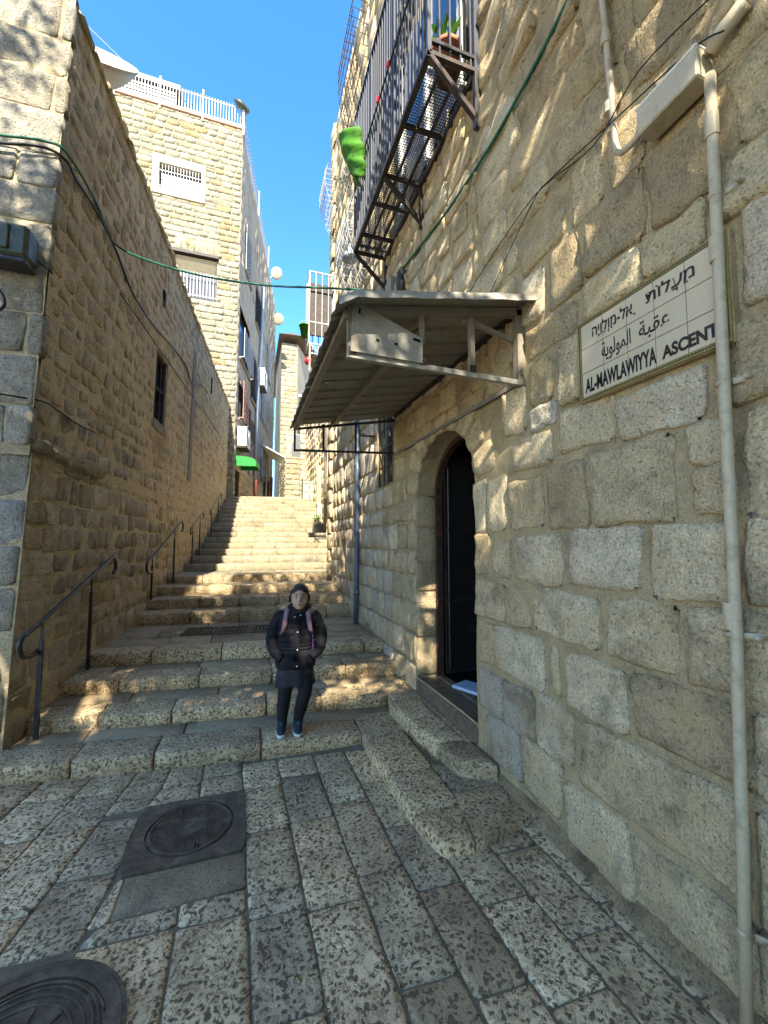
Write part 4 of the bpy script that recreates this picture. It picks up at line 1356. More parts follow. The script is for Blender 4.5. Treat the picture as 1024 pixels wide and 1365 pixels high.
u2 = MB(); u2.tube([r_(1.76, .97, 3.85), r_(1.76, .95, 4.6), r_(1.76, .93, 6.0)], .022, 12)
tag(u2.build('conduit_pipe', MAT['pvc'], smooth=True), 'short pale pipe rising from the right end of the trunking box at the top edge', 'pipe')
wlamp = thing('wall_lamp', 'small white wall lamp with a green edge at the very top right of the wall', 'lamp', r_(1.78, 1.27, 4.50))
mb = MB(); mb.box(r_(1.72, 1.25, 4.66), (.16, .22, .07), Matrix.Rotation(.3, 3, 'X'), bev=.015); mb.build('housing', MAT['white'], wlamp)
mb = MB(); mb.box(r_(1.70, 1.25, 4.615), (.13, .19, .012), Matrix.Rotation(.3, 3, 'X'), bev=.004); mb.build('lens', MAT['awning_green'], wlamp)

# cables on the wall
def cable(name, label, pts, r, mat, seg=6):
    # smooth the path
    P = [Vector(p) for p in pts]
    out = []
    for i in range(len(P) - 1):
        p0, p1, p2, p3 = P[max(i - 1, 0)], P[i], P[i + 1], P[min(i + 2, len(P) - 1)]
        for k in range(6):
            t = k / 6
            out.append(.5 * ((2 * p1) + (p2 - p0) * t + (2 * p0 - 5 * p1 + 4 * p2 - p3) * t * t + (3 * p1 - p0 - 3 * p2 + p3) * t ** 3))
    out.append(P[-1])
    mb = MB(); mb.tube(out, r, seg)
    return tag(mb.build(name, mat, smooth=True), label, 'cable')
cable('cable', 'green cable running slantwise up the right wall beside the caged balcony', [r_(1.79, .9, 5.25), r_(1.78, 1.5, 5.09), r_(1.785, 1.785, 5.06), r_(1.79, 2.2, 4.99), r_(1.79, 2.685, 4.95), r_(1.79, 3.4, 5.0), r_(1.79, 4.1, 5.12), r_(1.785, 4.72, 5.22)], .013, MAT['cable_green'])
cable('cable', 'upper of the two thin black cables that cross on the right wall', [r_(1.74, .95, 3.95), r_(1.74, 1.33, 4.02), r_(1.75, 1.62, 3.92), r_(1.76, 2.13, 4.05), r_(1.77, 2.8, 3.95), r_(1.79, 3.25, 3.85)], .0035, MAT['cable_black'])
cable('cable', 'lower of the two thin black cables that cross on the right wall', [r_(1.70, .95, 3.72), r_(1.71, 1.08, 3.80), r_(1.74, 1.5, 3.92), r_(1.76, 1.95, 4.03), r_(1.76, 2.13, 4.02), r_(1.77, 2.6, 3.75), r_(1.79, 2.9, 3.55)], .0035, MAT['cable_black'])
jb = thing('meter_box', 'small beige and black box on the wall behind the top of the metal awning', 'box', r_(1.78, 4.72, 4.85))
mb = MB(); mb.box(r_(1.74, 4.85, 5.02), (.12, .16, .34), bev=.008); mb.build('box', MAT['awning_sheet'], jb)
mb = MB()
for k in range(3): mb.tube([r_(1.75, 4.66 - k * .05, 4.84), r_(1.75, 4.66 - k * .05, 5.18)], .022, 8)
mb.build('cable_bundle', MAT['cable_black'], jb, smooth=True)

# ------------------------------------------------------------------ metal awning over the door
aw = thing('door_awning', 'corrugated sheet metal awning on a bare steel frame over the doorway', 'awning', r_(1.8, 3.6, 2.85))
AY0, AY1 = 2.2, 5.05
def roofz(x, y):
    t = (x - .48) / (1.82 - .48)
    base = 3.175 + .24 * t
    if x < .56: base -= (.56 - x) * .45
    return base
def awp(x, y, dz=0): return r_(x, y, roofz(x, y) + dz)
ysl = []; y = AY0
prof = [(0, 0), (.17, 0), (.185, .028), (.225, .028), (.24, 0)]
while y < AY1:
    for a, b in prof[:-1]:
        if y + a <= AY1: ysl.append((y + a, b))
    y += .24
ysl.append((AY1, 0))
xs_ = [.46, .50, .56, .8, 1.1, 1.45, 1.80]
for s0 in range(0, len(ysl) - 1, 12):                # sheets, one beside the other
    part = ysl[s0:s0 + 13]
    mb = MB(); P = []; F = []
    for (yy, zz) in part:
        for x in xs_:
            P.append(awp(x, yy, zz + (.004 if s0 % 24 else 0)))
    n_ = len(xs_)
    for i in range(len(part) - 1):
        for j in range(n_ - 1):
            F.append((i * n_ + j, i * n_ + j + 1, (i + 1) * n_ + j + 1, (i + 1) * n_ + j))
    nb = len(P)
    for (yy, zz) in part:
        for x in xs_:
            P.append(awp(x, yy, zz + .003 + (.004 if s0 % 24 else 0)))
    F += [tuple(nb + i for i in reversed(f)) for f in F]
    mb.add(P, F)
    mb.build('roof_sheet', MAT['awning_sheet'], aw)
mb = MB()                                              # turned-down flashing at the near edge
P = []
for i in range(14):
    x = .46 + (1.86 - .46) * i / 13
    wv_ = .0025 * math.sin(i * 2.1)
    P += [awp(x, AY0 - .008, .012 + wv_), awp(x, AY0 - .03 , -.045 + wv_ * 1.5), awp(x, AY0 + .10, .014 + wv_)]
F = []
for i in range(13):
    F += [(i * 3, i * 3 + 3, i * 3 + 4, i * 3 + 1), (i * 3 + 2, i * 3 + 5, i * 3 + 3, i * 3)]
mb.add(P, F); mb.build('edge_flashing', MAT['galv'], aw)
def fbar(name, a, b, w=.03, mat='awning_frame', h=None):
    mb = MB(); mb.bar(r_(*a), r_(*b), w, h); return mb.build(name, MAT[mat], aw)
Yn, Yf = 2.35, 4.95
fbar('bottom_beam', (.545, Yn, 2.88), (1.81, Yn, 2.86), .032, 'galv')
fbar('top_beam', (.545, Yn, 3.155), (1.81, Yn, 3.375), .05)
for x in (.56, 1.405): fbar('post', (x, Yn, 2.9), (x, Yn, roofz(x, 0) - .03), .032 if x > 1 else .026)
fbar('post', (1.04, Yn, 3.02), (1.04, Yn, roofz(1.04, 0) - .03), .026)
fbar('wall_post', (1.79, Yn, 2.84), (1.79, Yn, 3.38), .06, 'awning_frame', .05)
fbar('brace', (1.36, Yn + .03, 3.27), (1.79, Yn + .03, 3.17), .028)
fbar('brace', (1.10, Yn + .02, 3.22), (.86, Yn + .45, 3.20), .028)
fbar('outer_beam', (.55, Yn - .02, 3.13), (.52, Yf, 3.13), .05)
fbar('purlin', (1.12, Yn, 3.235), (.96, Yf, 3.205), .035)
fbar('wall_rail', (1.80, Yn, 3.39), (1.80, Yf, 3.39), .04, 'rust_metal')
fbar('wall_strip', (1.795, Yn - .0, 2.87), (1.795, Yf, 2.89), .03, 'concrete')
fbar('bottom_beam', (.50, Yf, 2.852), (1.81, Yf, 2.905), .024, 'black_metal')
fbar('top_beam', (.50, Yf, 3.11), (1.81, Yf, 3.34), .026, 'black_metal')
for x in (.512, .86, 1.27): fbar('post', (x, Yf, 2.86), (x, Yf, roofz(x, 0) - .04), .022, 'black_metal')
mb = MB()
q = [(.56, 2.895), (1.03, 2.885), (1.03, 3.045), (.575, 3.215)]
P = [r_(x, Yn - .035, z) for x, z in q] + [r_(x, Yn - .028, z) for x, z in q]
mb.add(P, [(0, 1, 2, 3), (7, 6, 5, 4), (0, 4, 5, 1), (1, 5, 6, 2), (2, 6, 7, 3), (3, 7, 4, 0)])
plate = mb.build('sheet_plate', MAT['galv'], aw)
mb = MB()
for x, z in ((.615, 3.15), (.73, 2.985), (.85, 2.98), (.975, 3.03), (.99, 3.028), (1.005, 3.024)):
    mb.box(r_(x, Yn - .038, z), (.016 if x > .7 else .01, .004, .014 if x > .7 else .03))
mb.build('hole', MAT['black'], plate, kind='stuff')

mb = MB(); sr_ = random.Random(6)
for k in range(34):
    x = sr_.choice((.52, 1.10, 1.74)); y = AY0 + .03 + k * .083
    p = awp(x, y, .012); mb.ball(p, .007, 6, 4)
mb.build('roof_screws', MAT['rust_metal'], aw, kind='stuff')
for x in (.575, 1.04, 1.405, 1.78):
    mb = MB(); mb.box(r_(x, Yn - .02, 2.905), (.045, .006, .045)); mb.ball(r_(x, Yn - .025, 2.905), .007, 6, 4)
    mb.build('gusset', MAT['rust_metal'], aw)
# ------------------------------------------------------------------ caged balcony
bc = thing('caged_balcony', 'caged iron balcony with vertical bars high on the right wall', 'balcony', r_(1.82, 4.1, 5.35))
BX, BY0, BY1, BZ, BT = 1.345, 2.85, 5.33, 5.83, 7.86
def bb_(name, a, b, w=.035, mat='rust_metal', h=None, parent=None):
    mb = MB(); mb.bar(r_(*a), r_(*b), w, h); return mb.build(name, MAT[mat], parent or bc)
bb_('floor_beam', (BX, BY0, BZ), (BX, BY1, BZ), .05)
bb_('floor_beam', (1.80, BY0, BZ), (1.80, BY1, BZ), .05)
bb_('top_rail', (BX, BY0, BT), (BX, BY1, BT), .035, 'black_metal')
for y in (BY0, BY0 + .62, 4.05, 4.45, 4.98, BY1): bb_('cross_beam', (BX, y, BZ + .0), (1.80, y, BZ + .0), .035)
for y in (BY0, 4.05, BY1):
    br = bb_('bracket', (BX + .01, y, BZ - .03), (1.80, y, 5.38), .04)
    bb_('wall_strut', (1.80, y, 5.32), (1.80, y, BZ), .045, parent=br)
for x in (1.5, 1.65): bb_('floor_runner', (x, BY0, BZ + .015), (x, BY1, BZ + .015), .022)
mb = MB()                                              # expanded metal floor
nx_, ny_ = 18, 92
for i in range(nx_ + 1):
    x = BX + .02 + (1.78 - BX) * i / nx_
    mb.bar(r_(x, BY0, BZ + .035), r_(x, BY1, BZ + .035), .0045)
for j in range(ny_ + 1):
    y = BY0 + (BY1 - BY0) * j / ny_
    mb.bar(r_(BX, y, BZ + .037), r_(1.80, y, BZ + .037), .0045)
mb.build('floor_mesh', MAT['black_metal'], bc, kind='stuff')
n_b = 30
for k in range(n_b + 1):
    y = BY0 + (BY1 - BY0) * k / n_b
    mb = MB(); mb.bar(r_(BX, y, BZ - .0), r_(BX, y, BT), .02 if k % 10 else .035)
    mb.build('bar', MAT['blue_metal'], bc)
for y in (BY0, BY1):
    for k in range(1, 5):
        x = BX + (1.8 - BX) * k / 4.6
        mb = MB(); mb.bar(r_(x, y, BZ), r_(x, y, BT - .02), .014); mb.build('bar', MAT['blue_metal'], bc)
    bb_('side_rail', (BX, y, BT - .02), (1.81, y, BT - .02), .03, 'black_metal')
    bb_('side_rail', (BX, y, BZ + .12), (1.81, y, BZ + .12), .03, 'black_metal')
bb_('corner_post', (1.79, BY0, 5.3), (1.79, BY0, BT), .04, 'blue_metal')
dm = MB(); frame_box(FR, -4.6 * KR, rz(5.95), -3.0 * KR, rz(7.9), -.0, .038, dm)
dm.build('doorway', MAT['glass_dark'], bc)
for a in (-4.6, -3.8, -3.05): bb_('door_frame', (1.77, -a, 5.9), (1.77, -a, 7.95), .06, 'white')
mb = MB(); mb.tube([r_(BX - .02, BY0 - .05, 6.88), r_(BX - .025, 4.0, 6.83), r_(BX - .02, BY1, 6.86)], .010, 6); mb.build('hanging_rod', MAT['black_metal'], bc, smooth=True)
for y, s_ in ((3.79, 'upper'), (4.16, 'lower')):
    mb = MB(); mb.box(r_(BX - .035, y, 6.845), (.03, .05, .06), Matrix.Rotation(.4, 3, 'X'), bev=.008)
    tag(mb.build('clothes_peg', MAT['red']), s_ + ' of the two red clips on the rod across the balcony bars', 'clip', 'red clips on the balcony rod')
def pot(x, y, z, r, h_, label, plant=True, loc=None, mat='terracotta', group=None, sz=1.0):
    c = Vector(loc) if loc is not None else r_(x, y, z)
    t = thing('flower_pot', label, 'flower pot', c, group)
    mb = MB()
    disc(mb, c, 0, 0.001, 0, .001, 8)
    mb = MB(); mb.loft([(c + Vector((0, 0, 0)), r * .7, r * .7), (c + Vector((0, 0, h_ * .85)), r * .95, r * .95), (c + Vector((0, 0, h_ * .85)), r * 1.08, r * 1.08), (c + Vector((0, 0, h_)), r * 1.08, r * 1.08), (c + Vector((0, 0, h_ * .97)), r * .9, r * .9)], 18)
    mb.build('pot', MAT[mat], t, smooth=True)
    if plant:
        mb = MB(); pr_ = random.Random(int(c.y * 100))
        for k in range(70):
            a = pr_.uniform(0, 6.28); e = pr_.uniform(.2, 1.4); L = pr_.uniform(.6, 1.8) * r * sz
            d_ = Vector((math.cos(a) * math.cos(e), math.sin(a) * math.cos(e), math.sin(e)))
            p = c + Vector((0, 0, h_)) + d_ * L
            s2 = d_.cross(Vector((0, 0, 1))).normalized() * r * .16
            mb.quad(p - d_ * r * .35, p + s2, p + d_ * r * .35, p - s2, (pr_.random(), 0, 0))
        mb.build('foliage', MAT['plant'], t, kind=None)
    return t
pot(1.60, 3.02, 5.88, .125, .26, 'terracotta flower pot on the floor at the near end of the caged balcony')
pot(1.42, 3.05, 7.60, .10, .2, 'second flower pot high in the caged balcony, at the top edge of the picture')
# wavy green planter hung outside the bars
hg = thing('hanging_planter', 'bright green scalloped plastic planter with pale flowers hung on the balcony bars', 'planter', r_(BX - .08, 5.1, 6.6))
mb = MB(); P = []; F = []
n1_, n2_ = 7, 16
for j in range(n2_ + 1):
    v = j / n2_
    zz = 7.12 - v * .62
    half = .24 * (1 - .6 * v ** 2) + .03 * math.sin(v * 18)
    for i in range(n1_ + 1):
        u = i / n1_ * 2 - 1
        P.append(r_(BX - .10 - .22 * (1 - u * u) * (1 - .5 * v) + .10 * v + .02 * math.sin(v * 18 + u * 2), 5.0 - v * .12 + u * half * 1.1, zz + .03 * math.cos(u * 3)))
for j in range(n2_):
    for i in range(n1_):
        a = j * (n1_ + 1) + i
        F.append((a, a + 1, a + n1_ + 2, a + n1_ + 1))
mb.add(P, F); o = mb.build('trough', MAT['green_plastic'], hg, smooth=True)
sm = o.modifiers.new('solid', 'SOLIDIFY'); sm.thickness = .008
mb = MB(); fr_ = random.Random(4)
for k in range(420):
    c = r_(BX - .05 + fr_.gauss(0, .06), 5.28 + fr_.gauss(0, .13), 7.0 + fr_.gauss(0, .16))
    a = Vector((fr_.gauss(0, 1), fr_.gauss(0, 1), fr_.gauss(0, 1))).normalized(); b = a.orthogonal().normalized() * .014
    mb.quad(c - a * .02, c + b, c + a * .02, c - b)
mb.build('flowers', MAT['flower'], hg, kind='stuff')

# ------------------------------------------------------------------ far caged box, window baskets
def cage(name, label, x0, x1, y0, y1, z0, z1, nb, w, mat, parent=None, floor=True, cat='window cage'):
    t = thing(name, label, cat, ((x0 + x1) / 2, (y0 + y1) / 2, z0))
    mb = MB()
    cs = [(x0, y0), (x1, y0), (x1, y1), (x0, y1)]
    for i in range(4):
        a, b = cs[i], cs[(i + 1) % 4]
        for z in (z0, z1, z0 + (z1 - z0) * .3): mb.bar((a[0], a[1], z), (b[0], b[1], z), w * 1.6)
        mb.bar((a[0], a[1], z0), (a[0], a[1], z1), w * 1.8)
    mb.build('frame', MAT[mat], t)
    for i in range(4):
        a, b = cs[i], cs[(i + 1) % 4]
        L = math.hypot(b[0] - a[0], b[1] - a[1]); m_ = max(2, int(nb * L / (y1 - y0)))
        for k in range(1, m_):
            f = k / m_
            mb = MB(); p = (a[0] + (b[0] - a[0]) * f, a[1] + (b[1] - a[1]) * f)
            mb.bar((p[0], p[1], z0), (p[0], p[1], z1), w); mb.build('bar', MAT[mat], t)
    return t
cg = cage('window_cage', 'tall white barred cage box on the far end of the right wall above the awning', 1.15, 1.70, 8.55, 9.0, 6.0, 7.62, 4, .016, 'white_metal')
mb = MB(); mb.box((1.45, 8.86, 6.95), (.48, .06, 1.2)); mb.build('shutter', MAT['rust_metal'], cg)
mb = MB(); mb.bar((1.17, 8.56, 5.4), (1.17, 8.56, 6.0), .03); mb.bar((1.17, 8.56, 6.0), (1.7, 8.56, 5.5), .03); mb.build('bracket', MAT['white_metal'], cg)
bk = thing('bucket', 'green plastic bucket hanging on the outer side of the white cage', 'bucket', (1.07, 8.7, 6.2))
mb = MB(); mb.loft([((1.07, 8.7, 6.18), .065, .065), ((1.07, 8.7, 6.44), .11, .11), ((1.07, 8.7, 6.44), .12, .12), ((1.07, 8.7, 6.46), .12, .12), ((1.07, 8.7, 6.44), .10, .10)], 18); mb.build('body', MAT['green_plastic'], bk, smooth=True)
mb = MB(); mb.tube([(1.07 + .11 * math.cos(a), 8.7, 6.45 + .12 * math.sin(a)) for a in [math.pi * k / 10 for k in range(11)]], .005, 6); mb.build('handle', MAT['white_metal'], bk)
rt_ = MB(); rt_.ball((1.15, 8.62, 5.64), .09, 14, 9, (.9, .9, 1.0))
tag(rt_.build('red_lantern', MAT['red'], smooth=True), 'round red and white lantern half hidden by the awning edge', 'lantern')

def basket(name, label, y0, y1, z0, z1, out, mat, nb=9, nh=9):
    t = thing(name, label, 'window cage', (XW, (y0 + y1) / 2, z0))
    mb = MB()
    def prof_(f):           # bulging profile, f 0 bottom .. 1 top
        return XW - .02 - out * math.sin(min(1, f * 1.25 + .12) * math.pi * .5) * (1 if f < .8 else 1 - (f - .8) * 1.2)
    for k in range(nb + 1):
        y = y0 + (y1 - y0) * k / nb
        mb.tube([(XW - .01, y, z0)] + [(prof_(i / 10), y, z0 + (z1 - z0) * i / 10) for i in range(11)] + [(XW - .01, y, z1)], .006, 5)
    mb.build('bars', MAT[mat], t, kind='stuff')
    mb = MB()
    for j in range(nh + 1):
        f = j / nh; z = z0 + (z1 - z0) * f
        mb.tube([(XW - .01, y0, z), (prof_(f), y0, z), (prof_(f), y1, z), (XW - .01, y1, z)], .006, 5)
    mb.build('hoops', MAT[mat], t, kind='stuff')
    return t
basket('window_basket', 'grey wire window basket below the planter, above the awning', 6.0, 6.9, 5.95, 7.3, .32, 'grey_pipe')
basket('window_basket', 'white wire window basket at the far roof corner, against the sky', 8.3, 9.0, 8.9, 10.0, .30, 'white_metal')
basket('window_basket', 'rusty wire window basket high behind the top of the caged balcony', 6.0, 7.2, 9.4, 11.2, .25, 'rust_metal')
sl1 = thing('street_lamp', 'small grey hanging lamp inside the wire basket above the awning', 'lamp', (1.5, 6.3, 6.35))
mb = MB(); mb.tube([(XW, 6.3, 6.75), (1.5, 6.3, 6.7), (1.5, 6.3, 6.6)], .012, 6); mb.build('arm', MAT['grey_pipe'], sl1)
mb = MB(); mb.loft([((1.5, 6.3, 6.42), .13, .13), ((1.5, 6.3, 6.52), .09, .09), ((1.5, 6.3, 6.62), .03, .03)], 14); mb.build('shade', MAT['grey_pipe'], sl1, smooth=True)

# blue-grey pipe down the alley
bp_ = thing('drain_pipe', 'blue grey drain pipe on the right wall beyond the barred window', 'pipe', (1.665, 6.42, .5))
mb = MB(); mb.tube([(1.665, 6.38, 3.9), (1.665, 6.36, 2.6), (1.66, 6.38, 1.2), (1.66, 6.42, gz(.47))], .038, 12); mb.build('pipe', MAT['pipe_blue'], bp_, smooth=True)
for z in (3.0, 1.9, .95):
    mb = MB(); mb.tube([(1.663, 6.38, z - .035), (1.663, 6.38, z + .035)], .048, 12); mb.build('coupling', MAT['pipe_blue'], bp_, smooth=True)
sh = MB(); sh.box((1.62, 5.62, 3.30), (.2, .10, .035), bev=.006)
tag(sh.build('wall_bracket', MAT['rust_metal']), 'small dark shelf bracket on the wall just left of the barred window', 'bracket')

# ================================================================== THINGS ON THE LEFT
def fl(y, z, d=0.0):
    """point on the left wall at real Y and height"""
    return FL.P(y - KL0 * (z - 2.57), z, d)
cable('cable', 'black cable running down the left wall from the corner and on along the alley',
      [FF.P(-3.2, 5.42, .11), FF.P(-2.4, 5.36, .115), FF.P(-1.95, 5.44, .12), fl(4.50, 5.45, .05), fl(4.75, 5.47, .035), fl(5.2, 5.52, .03), fl(5.78, 5.48, .03), fl(6.4, 5.30, .03), fl(7.3, 5.32, .03), fl(8.4, 5.5, .03), fl(9.7, 5.66, .03),
       fl(10.4, 5.5, .03), fl(11.6, 5.9, .03), fl(12.4, 6.0, .03)], .014, MAT['cable_black'])
cable('cable', 'green cable strung across the alley from the left wall to the awning',
      [FF.P(-3.2, 5.50, .11), FF.P(-2.4, 5.44, .12), FF.P(-1.95, 5.50, .125), fl(4.50, 5.52, .06), fl(5.2, 5.60, .04), (-1.70, 5.78, 5.55), (-1.2, 5.6, 5.28), (-.55, 5.35, 5.07), (.15, 5.15, 4.98), (.75, 5.0, 4.98), (1.2, 4.95, 5.02), (1.68, 4.95, 5.08)],
      .013, MAT['cable_green'])
cable('cable', 'thin dark cable along the left wall above the stone ledge', [FF.P(-2.6, 3.06, .11), FF.P(-2.0, 3.0, .11), fl(4.42, 3.02, .03), fl(4.7, 3.02, .03), fl(5.1, 3.0, .03), fl(5.5, 3.02, .03)], .008, MAT['cable_black'])
cable('cable', 'straight grey wire along the left wall under the black cable', [fl(6.0, 5.02, .03), fl(8.0, 5.12, .03), fl(10.3, 5.22, .03), fl(13.0, 5.35, .03), fl(15.5, 5.45, .03)], .009, MAT['rust_metal'])
cable('cable', 'pale thin wire crossing the upper left wall to the roof edge', [fl(4.6, 6.55, .03), fl(5.5, 6.3, .03), fl(6.8, 6.1, .03), fl(8.4, 6.0, .03)], .006, MAT['pvc'])
cable('cable', 'black cable loop hanging under the olive box on the left wall', [FF.P(-2.5, 4.0, .12), FF.P(-2.2, 3.98, .13), FF.P(-2.09, 3.88, .13), FF.P(-2.10, 3.76, .13), FF.P(-2.3, 3.70, .12), FF.P(-2.6, 3.8, .12)], .012, MAT['cable_black'])
cable('cable', 'thin cable from the olive box to the corner of the left wall', [FF.P(-1.92, 4.30, .13), FF.P(-1.86, 4.27, .10), fl(4.45, 4.25, .03)], .006, MAT['cable_black'])
eb = thing('electric_box', 'olive green metal box fixed to the left wall at the left edge of the picture', 'electric box', FF.P(-2.1, 4.1, .1))
mb = MB(); c = FF.P(-2.14, 4.33, .20); mb.box(c, (.52, .22, .30), bev=.03); mb.build('housing', MAT['olive_box'], eb)
mb = MB(); mb.box(FF.P(-2.19, 4.33, .32), (.36, .02, .22), bev=.008); mb.build('door_panel', MAT['olive_box'], eb)
mb = MB(); mb.box(FF.P(-2.14, 4.155, .20), (.50, .20, .04), bev=.01); mb.build('base', MAT['black_metal'], eb)

# ------------------------------------------------------------------ handrails
def handrail(label, posts, rail, r=.019, pw=.032):
    """posts: (x, y, zfoot, ztop); rail: points"""
    t = thing('handrail', label, 'handrail', posts[0][:3], 'handrails up the left side of the steps')
    for p in posts:
        mb = MB(); mb.bar((p[0], p[1], p[2] - .03), (p[0], p[1], p[2] + (p[3] - p[2]) * .82), pw, pw)
        mb.bar((p[0], p[1], p[2] + (p[3] - p[2]) * .8), (p[0], p[1], p[3]), pw * .5)
        mb.build('post', MAT['rail_metal'], t)
    P = [Vector(p) for p in rail]; out = []
    for i in range(len(P) - 1):
        p0, p1, p2, p3 = P[max(i - 1, 0)], P[i], P[i + 1], P[min(i + 2, len(P) - 1)]
        for k in range(6):
            q = k / 6
            out.append(.5 * ((2 * p1) + (p2 - p0) * q + (2 * p0 - 5 * p1 + 4 * p2 - p3) * q * q + (3 * p1 - p0 - 3 * p2 + p3) * q ** 3))
    out.append(P[-1])
    mb = MB(); mb.tube(out, r, 10); mb.build('rail', MAT['rail_metal'], t, smooth=True)
def rail_pts(x0, y0, z0, x1, y1, z1, s=1.0):
    d = Vector((x1 - x0, y1 - y0, z1 - z0)); n = d.normalized()
    a, b = Vector((x0, y0, z0)), Vector((x1, y1, z1))
    f = Vector((n.x, n.y, 0)).normalized()
    lo = [a - f * .02 * s + Vector((0, 0, -.20)) * s + f * .14 * s, a - f * .03 * s + Vector((0, 0, -.22)) * s + f * .05 * s, a - f * .14 * s + Vector((0, 0, -.20)) * s, a - f * .20 * s + Vector((0, 0, -.10)) * s, a - f * .13 * s + Vector((0, 0, -.02)) * s, a + n * .06 * s]
    hi = [b - n * .04, b + f * .10 * s + Vector((0, 0, .0)), b + f * .17 * s + Vector((0, 0, -.06)) * s, b + f * .17 * s + Vector((0, 0, -.15)) * s, b + f * .10 * s + Vector((0, 0, -.19)) * s]
    return lo + hi
handrail('nearest dark steel handrail with curled ends at the lower left', [(-1.675, 4.37, gz(.128), 1.075), (-1.665, 5.50, gz(.371), 1.375)],
         rail_pts(-1.70, 4.28, 1.02, -1.63, 6.02, 1.54))
handrail('second dark handrail from the bottom, beside the middle steps', [(-1.50, 7.75, gz(.665), 1.53), (-1.36, 8.95, gz(1.02), 1.98)], rail_pts(-1.50, 7.62, 1.47, -1.34, 9.55, 2.17))
handrail('third handrail from the bottom, just below the upper flight', [(-1.22, 10.5, gz(1.25), 2.15), (-1.16, 11.4, gz(1.41), 2.42)], rail_pts(-1.23, 10.45, 2.1, -1.14, 11.7, 2.52, .8), .017, .028)
handrail('farthest handrail, where the left wall ends', [(-1.02, 13.0, gz(1.9), 2.75), (-.93, 14.3, gz(2.36), 3.2)], rail_pts(-1.03, 12.9, 2.7, -.9, 14.9, 3.4, .8), .017, .028)

# ------------------------------------------------------------------ satellite dish on the left roof
sd = thing('satellite_dish', 'large pale satellite dish tipped over the roof edge of the left wall', 'satellite dish', (-2.4, 7.0, 7.3))
mb = MB(); c = Vector((-2.50, 7.0, 9.42)); Mx = Vector((.12, -.80, .60)).to_track_quat('Z', 'Y').to_matrix()
P = []; F = []
for j in range(9):
    r = .64 * j / 8
    for k in range(32):
        a = 2 * math.pi * k / 32
        P.append(c + Mx @ Vector((math.cos(a) * r, math.sin(a) * r, -.42 * (1 - (r / .64) ** 2))))
for j in range(8):
    for k in range(32):
        k2 = (k + 1) % 32
        F.append((j * 32 + k, (j + 1) * 32 + k, (j + 1) * 32 + k2, j * 32 + k2))
mb.add(P, F); o = mb.build('reflector', MAT['galv'], sd, smooth=True); sm = o.modifiers.new('s', 'SOLIDIFY'); sm.thickness = .012
mb = MB(); mb.tube([c + Vector((-.1, 0, -.42)), (-2.5, 7.1, 8.2), (-2.6, 7.1, 7.25)], .035, 8); mb.build('mast', MAT['galv'], sd)
mb = MB(); mb.tube([c + Vector((.42, 0, .02)), c + Vector((.0, -.05, .30)), c + Vector((-.5, -.1, .62))], .006, 5); mb.build('stay_wire', MAT['grey_pipe'], sd)

# ================================================================== SUNLIT BUILDING BEYOND THE LEFT WALL
ab = thing('apartment_building', 'tall cream stone apartment building in full sun with a white roof railing', 'building', (-.6, 17.5, 3.0))
YB, XB, ZB = 17.5, -.60, 19.5
FB = Frame((0, YB, 0), (1, 0, 0), (0, 0, 1), (0, -1, 0))
W1 = (-3.72, 15.95, -2.16, 17.02); W1o = (-3.97, 15.70, -1.99, 17.33)
W2 = (-3.05, 11.60, -1.45, 13.42)
sheet(FB, -10, 2.0, XB, ZB, [W1, W2], 0, 2).build('wall', MAT['mortar_sunny'], ab)
arng = random.Random(17)
cs_ = courses(-6.6, XB - .01, 4.2, ZB - .02, (.25, .285), (.34, .62), .006, .02, arng)
cs_ = [q for q in cs_ if bb(q)[3] > 4.2]
cs_ = cut(cs_, W1o, .0); cs_ = cut(cs_, W2, .02)
def atint(*a):
    x = arng.random()
    return (x if x < .85 or arng.random() < .5 else .99, arng.random() * .3, arng.random())
# drop what the left wall hides for good
def vis_b(q):
    u, v = bb(q)[2], bb(q)[3]
    y = YE; f = y / YB
    px, pz = u * f, CAMZ + (v - CAMZ) * f
    return not (px < -2.15 + M_L * y - .5 and pz < ZT - .8)
lay(ab, FB, [q for q in cs_ if vis_b(q)], MAT['wall_sunny'], nmax=300, near=2, tintf=atint, T=.035, d0=-.03, rough=.03, bev=.018, wob=.006, nf=4)
# window 1: frame of pale blocks, panes, bars
def ring(fr, o, i, root, mat, d0, d1, name, n=4):
    (a, b, c_, d_), (e, f, g, h_) = o, i
    for k in range(n):
        v0, v1 = f + (h_ - f) * k / n, f + (h_ - f) * (k + 1) / n
        for (x0, x1) in ((a, e), (g, c_)):
            mb = MB(); frame_box(fr, x0, v0 + .008, x1, v1 - .008, d0, d1, mb); mb.build(name, mat, root)
    for (v0, v1) in ((b, f), (h_, d_)):
        for k in range(3):
            x0, x1 = a + (c_ - a) * k / 3, a + (c_ - a) * (k + 1) / 3
            mb = MB(); frame_box(fr, x0 + .004, v0, x1 - .004, v1, d0, d1 + .01, mb); mb.build(name, mat, root)
w1 = thing('window_tmp', None, None, FB.P(-3, 16, 0))
bpy.data.objects.remove(w1)
mb = MB(); frame_box(FB, W1[0], W1[1], W1[2], W1[3], -.22, -.2, mb); w1 = mb.build('window', MAT['glass_dark'], ab)
ring(FB, W1o, W1, w1, MAT['surround'], -.2, .06, 'surround_block')
mb = MB(); frame_box(FB, W1[0] + .16, W1[1] + .22, W1[2] - .14, W1[3] - .46, -.195, -.16, mb); mb.build('white_panel', MAT['white'], w1)
mb = MB()
for v in (W1[3] - .3, W1[1] + .1): mb.bar(FB.P(W1[0], v, .02), FB.P(W1[2], v, .02), .025)
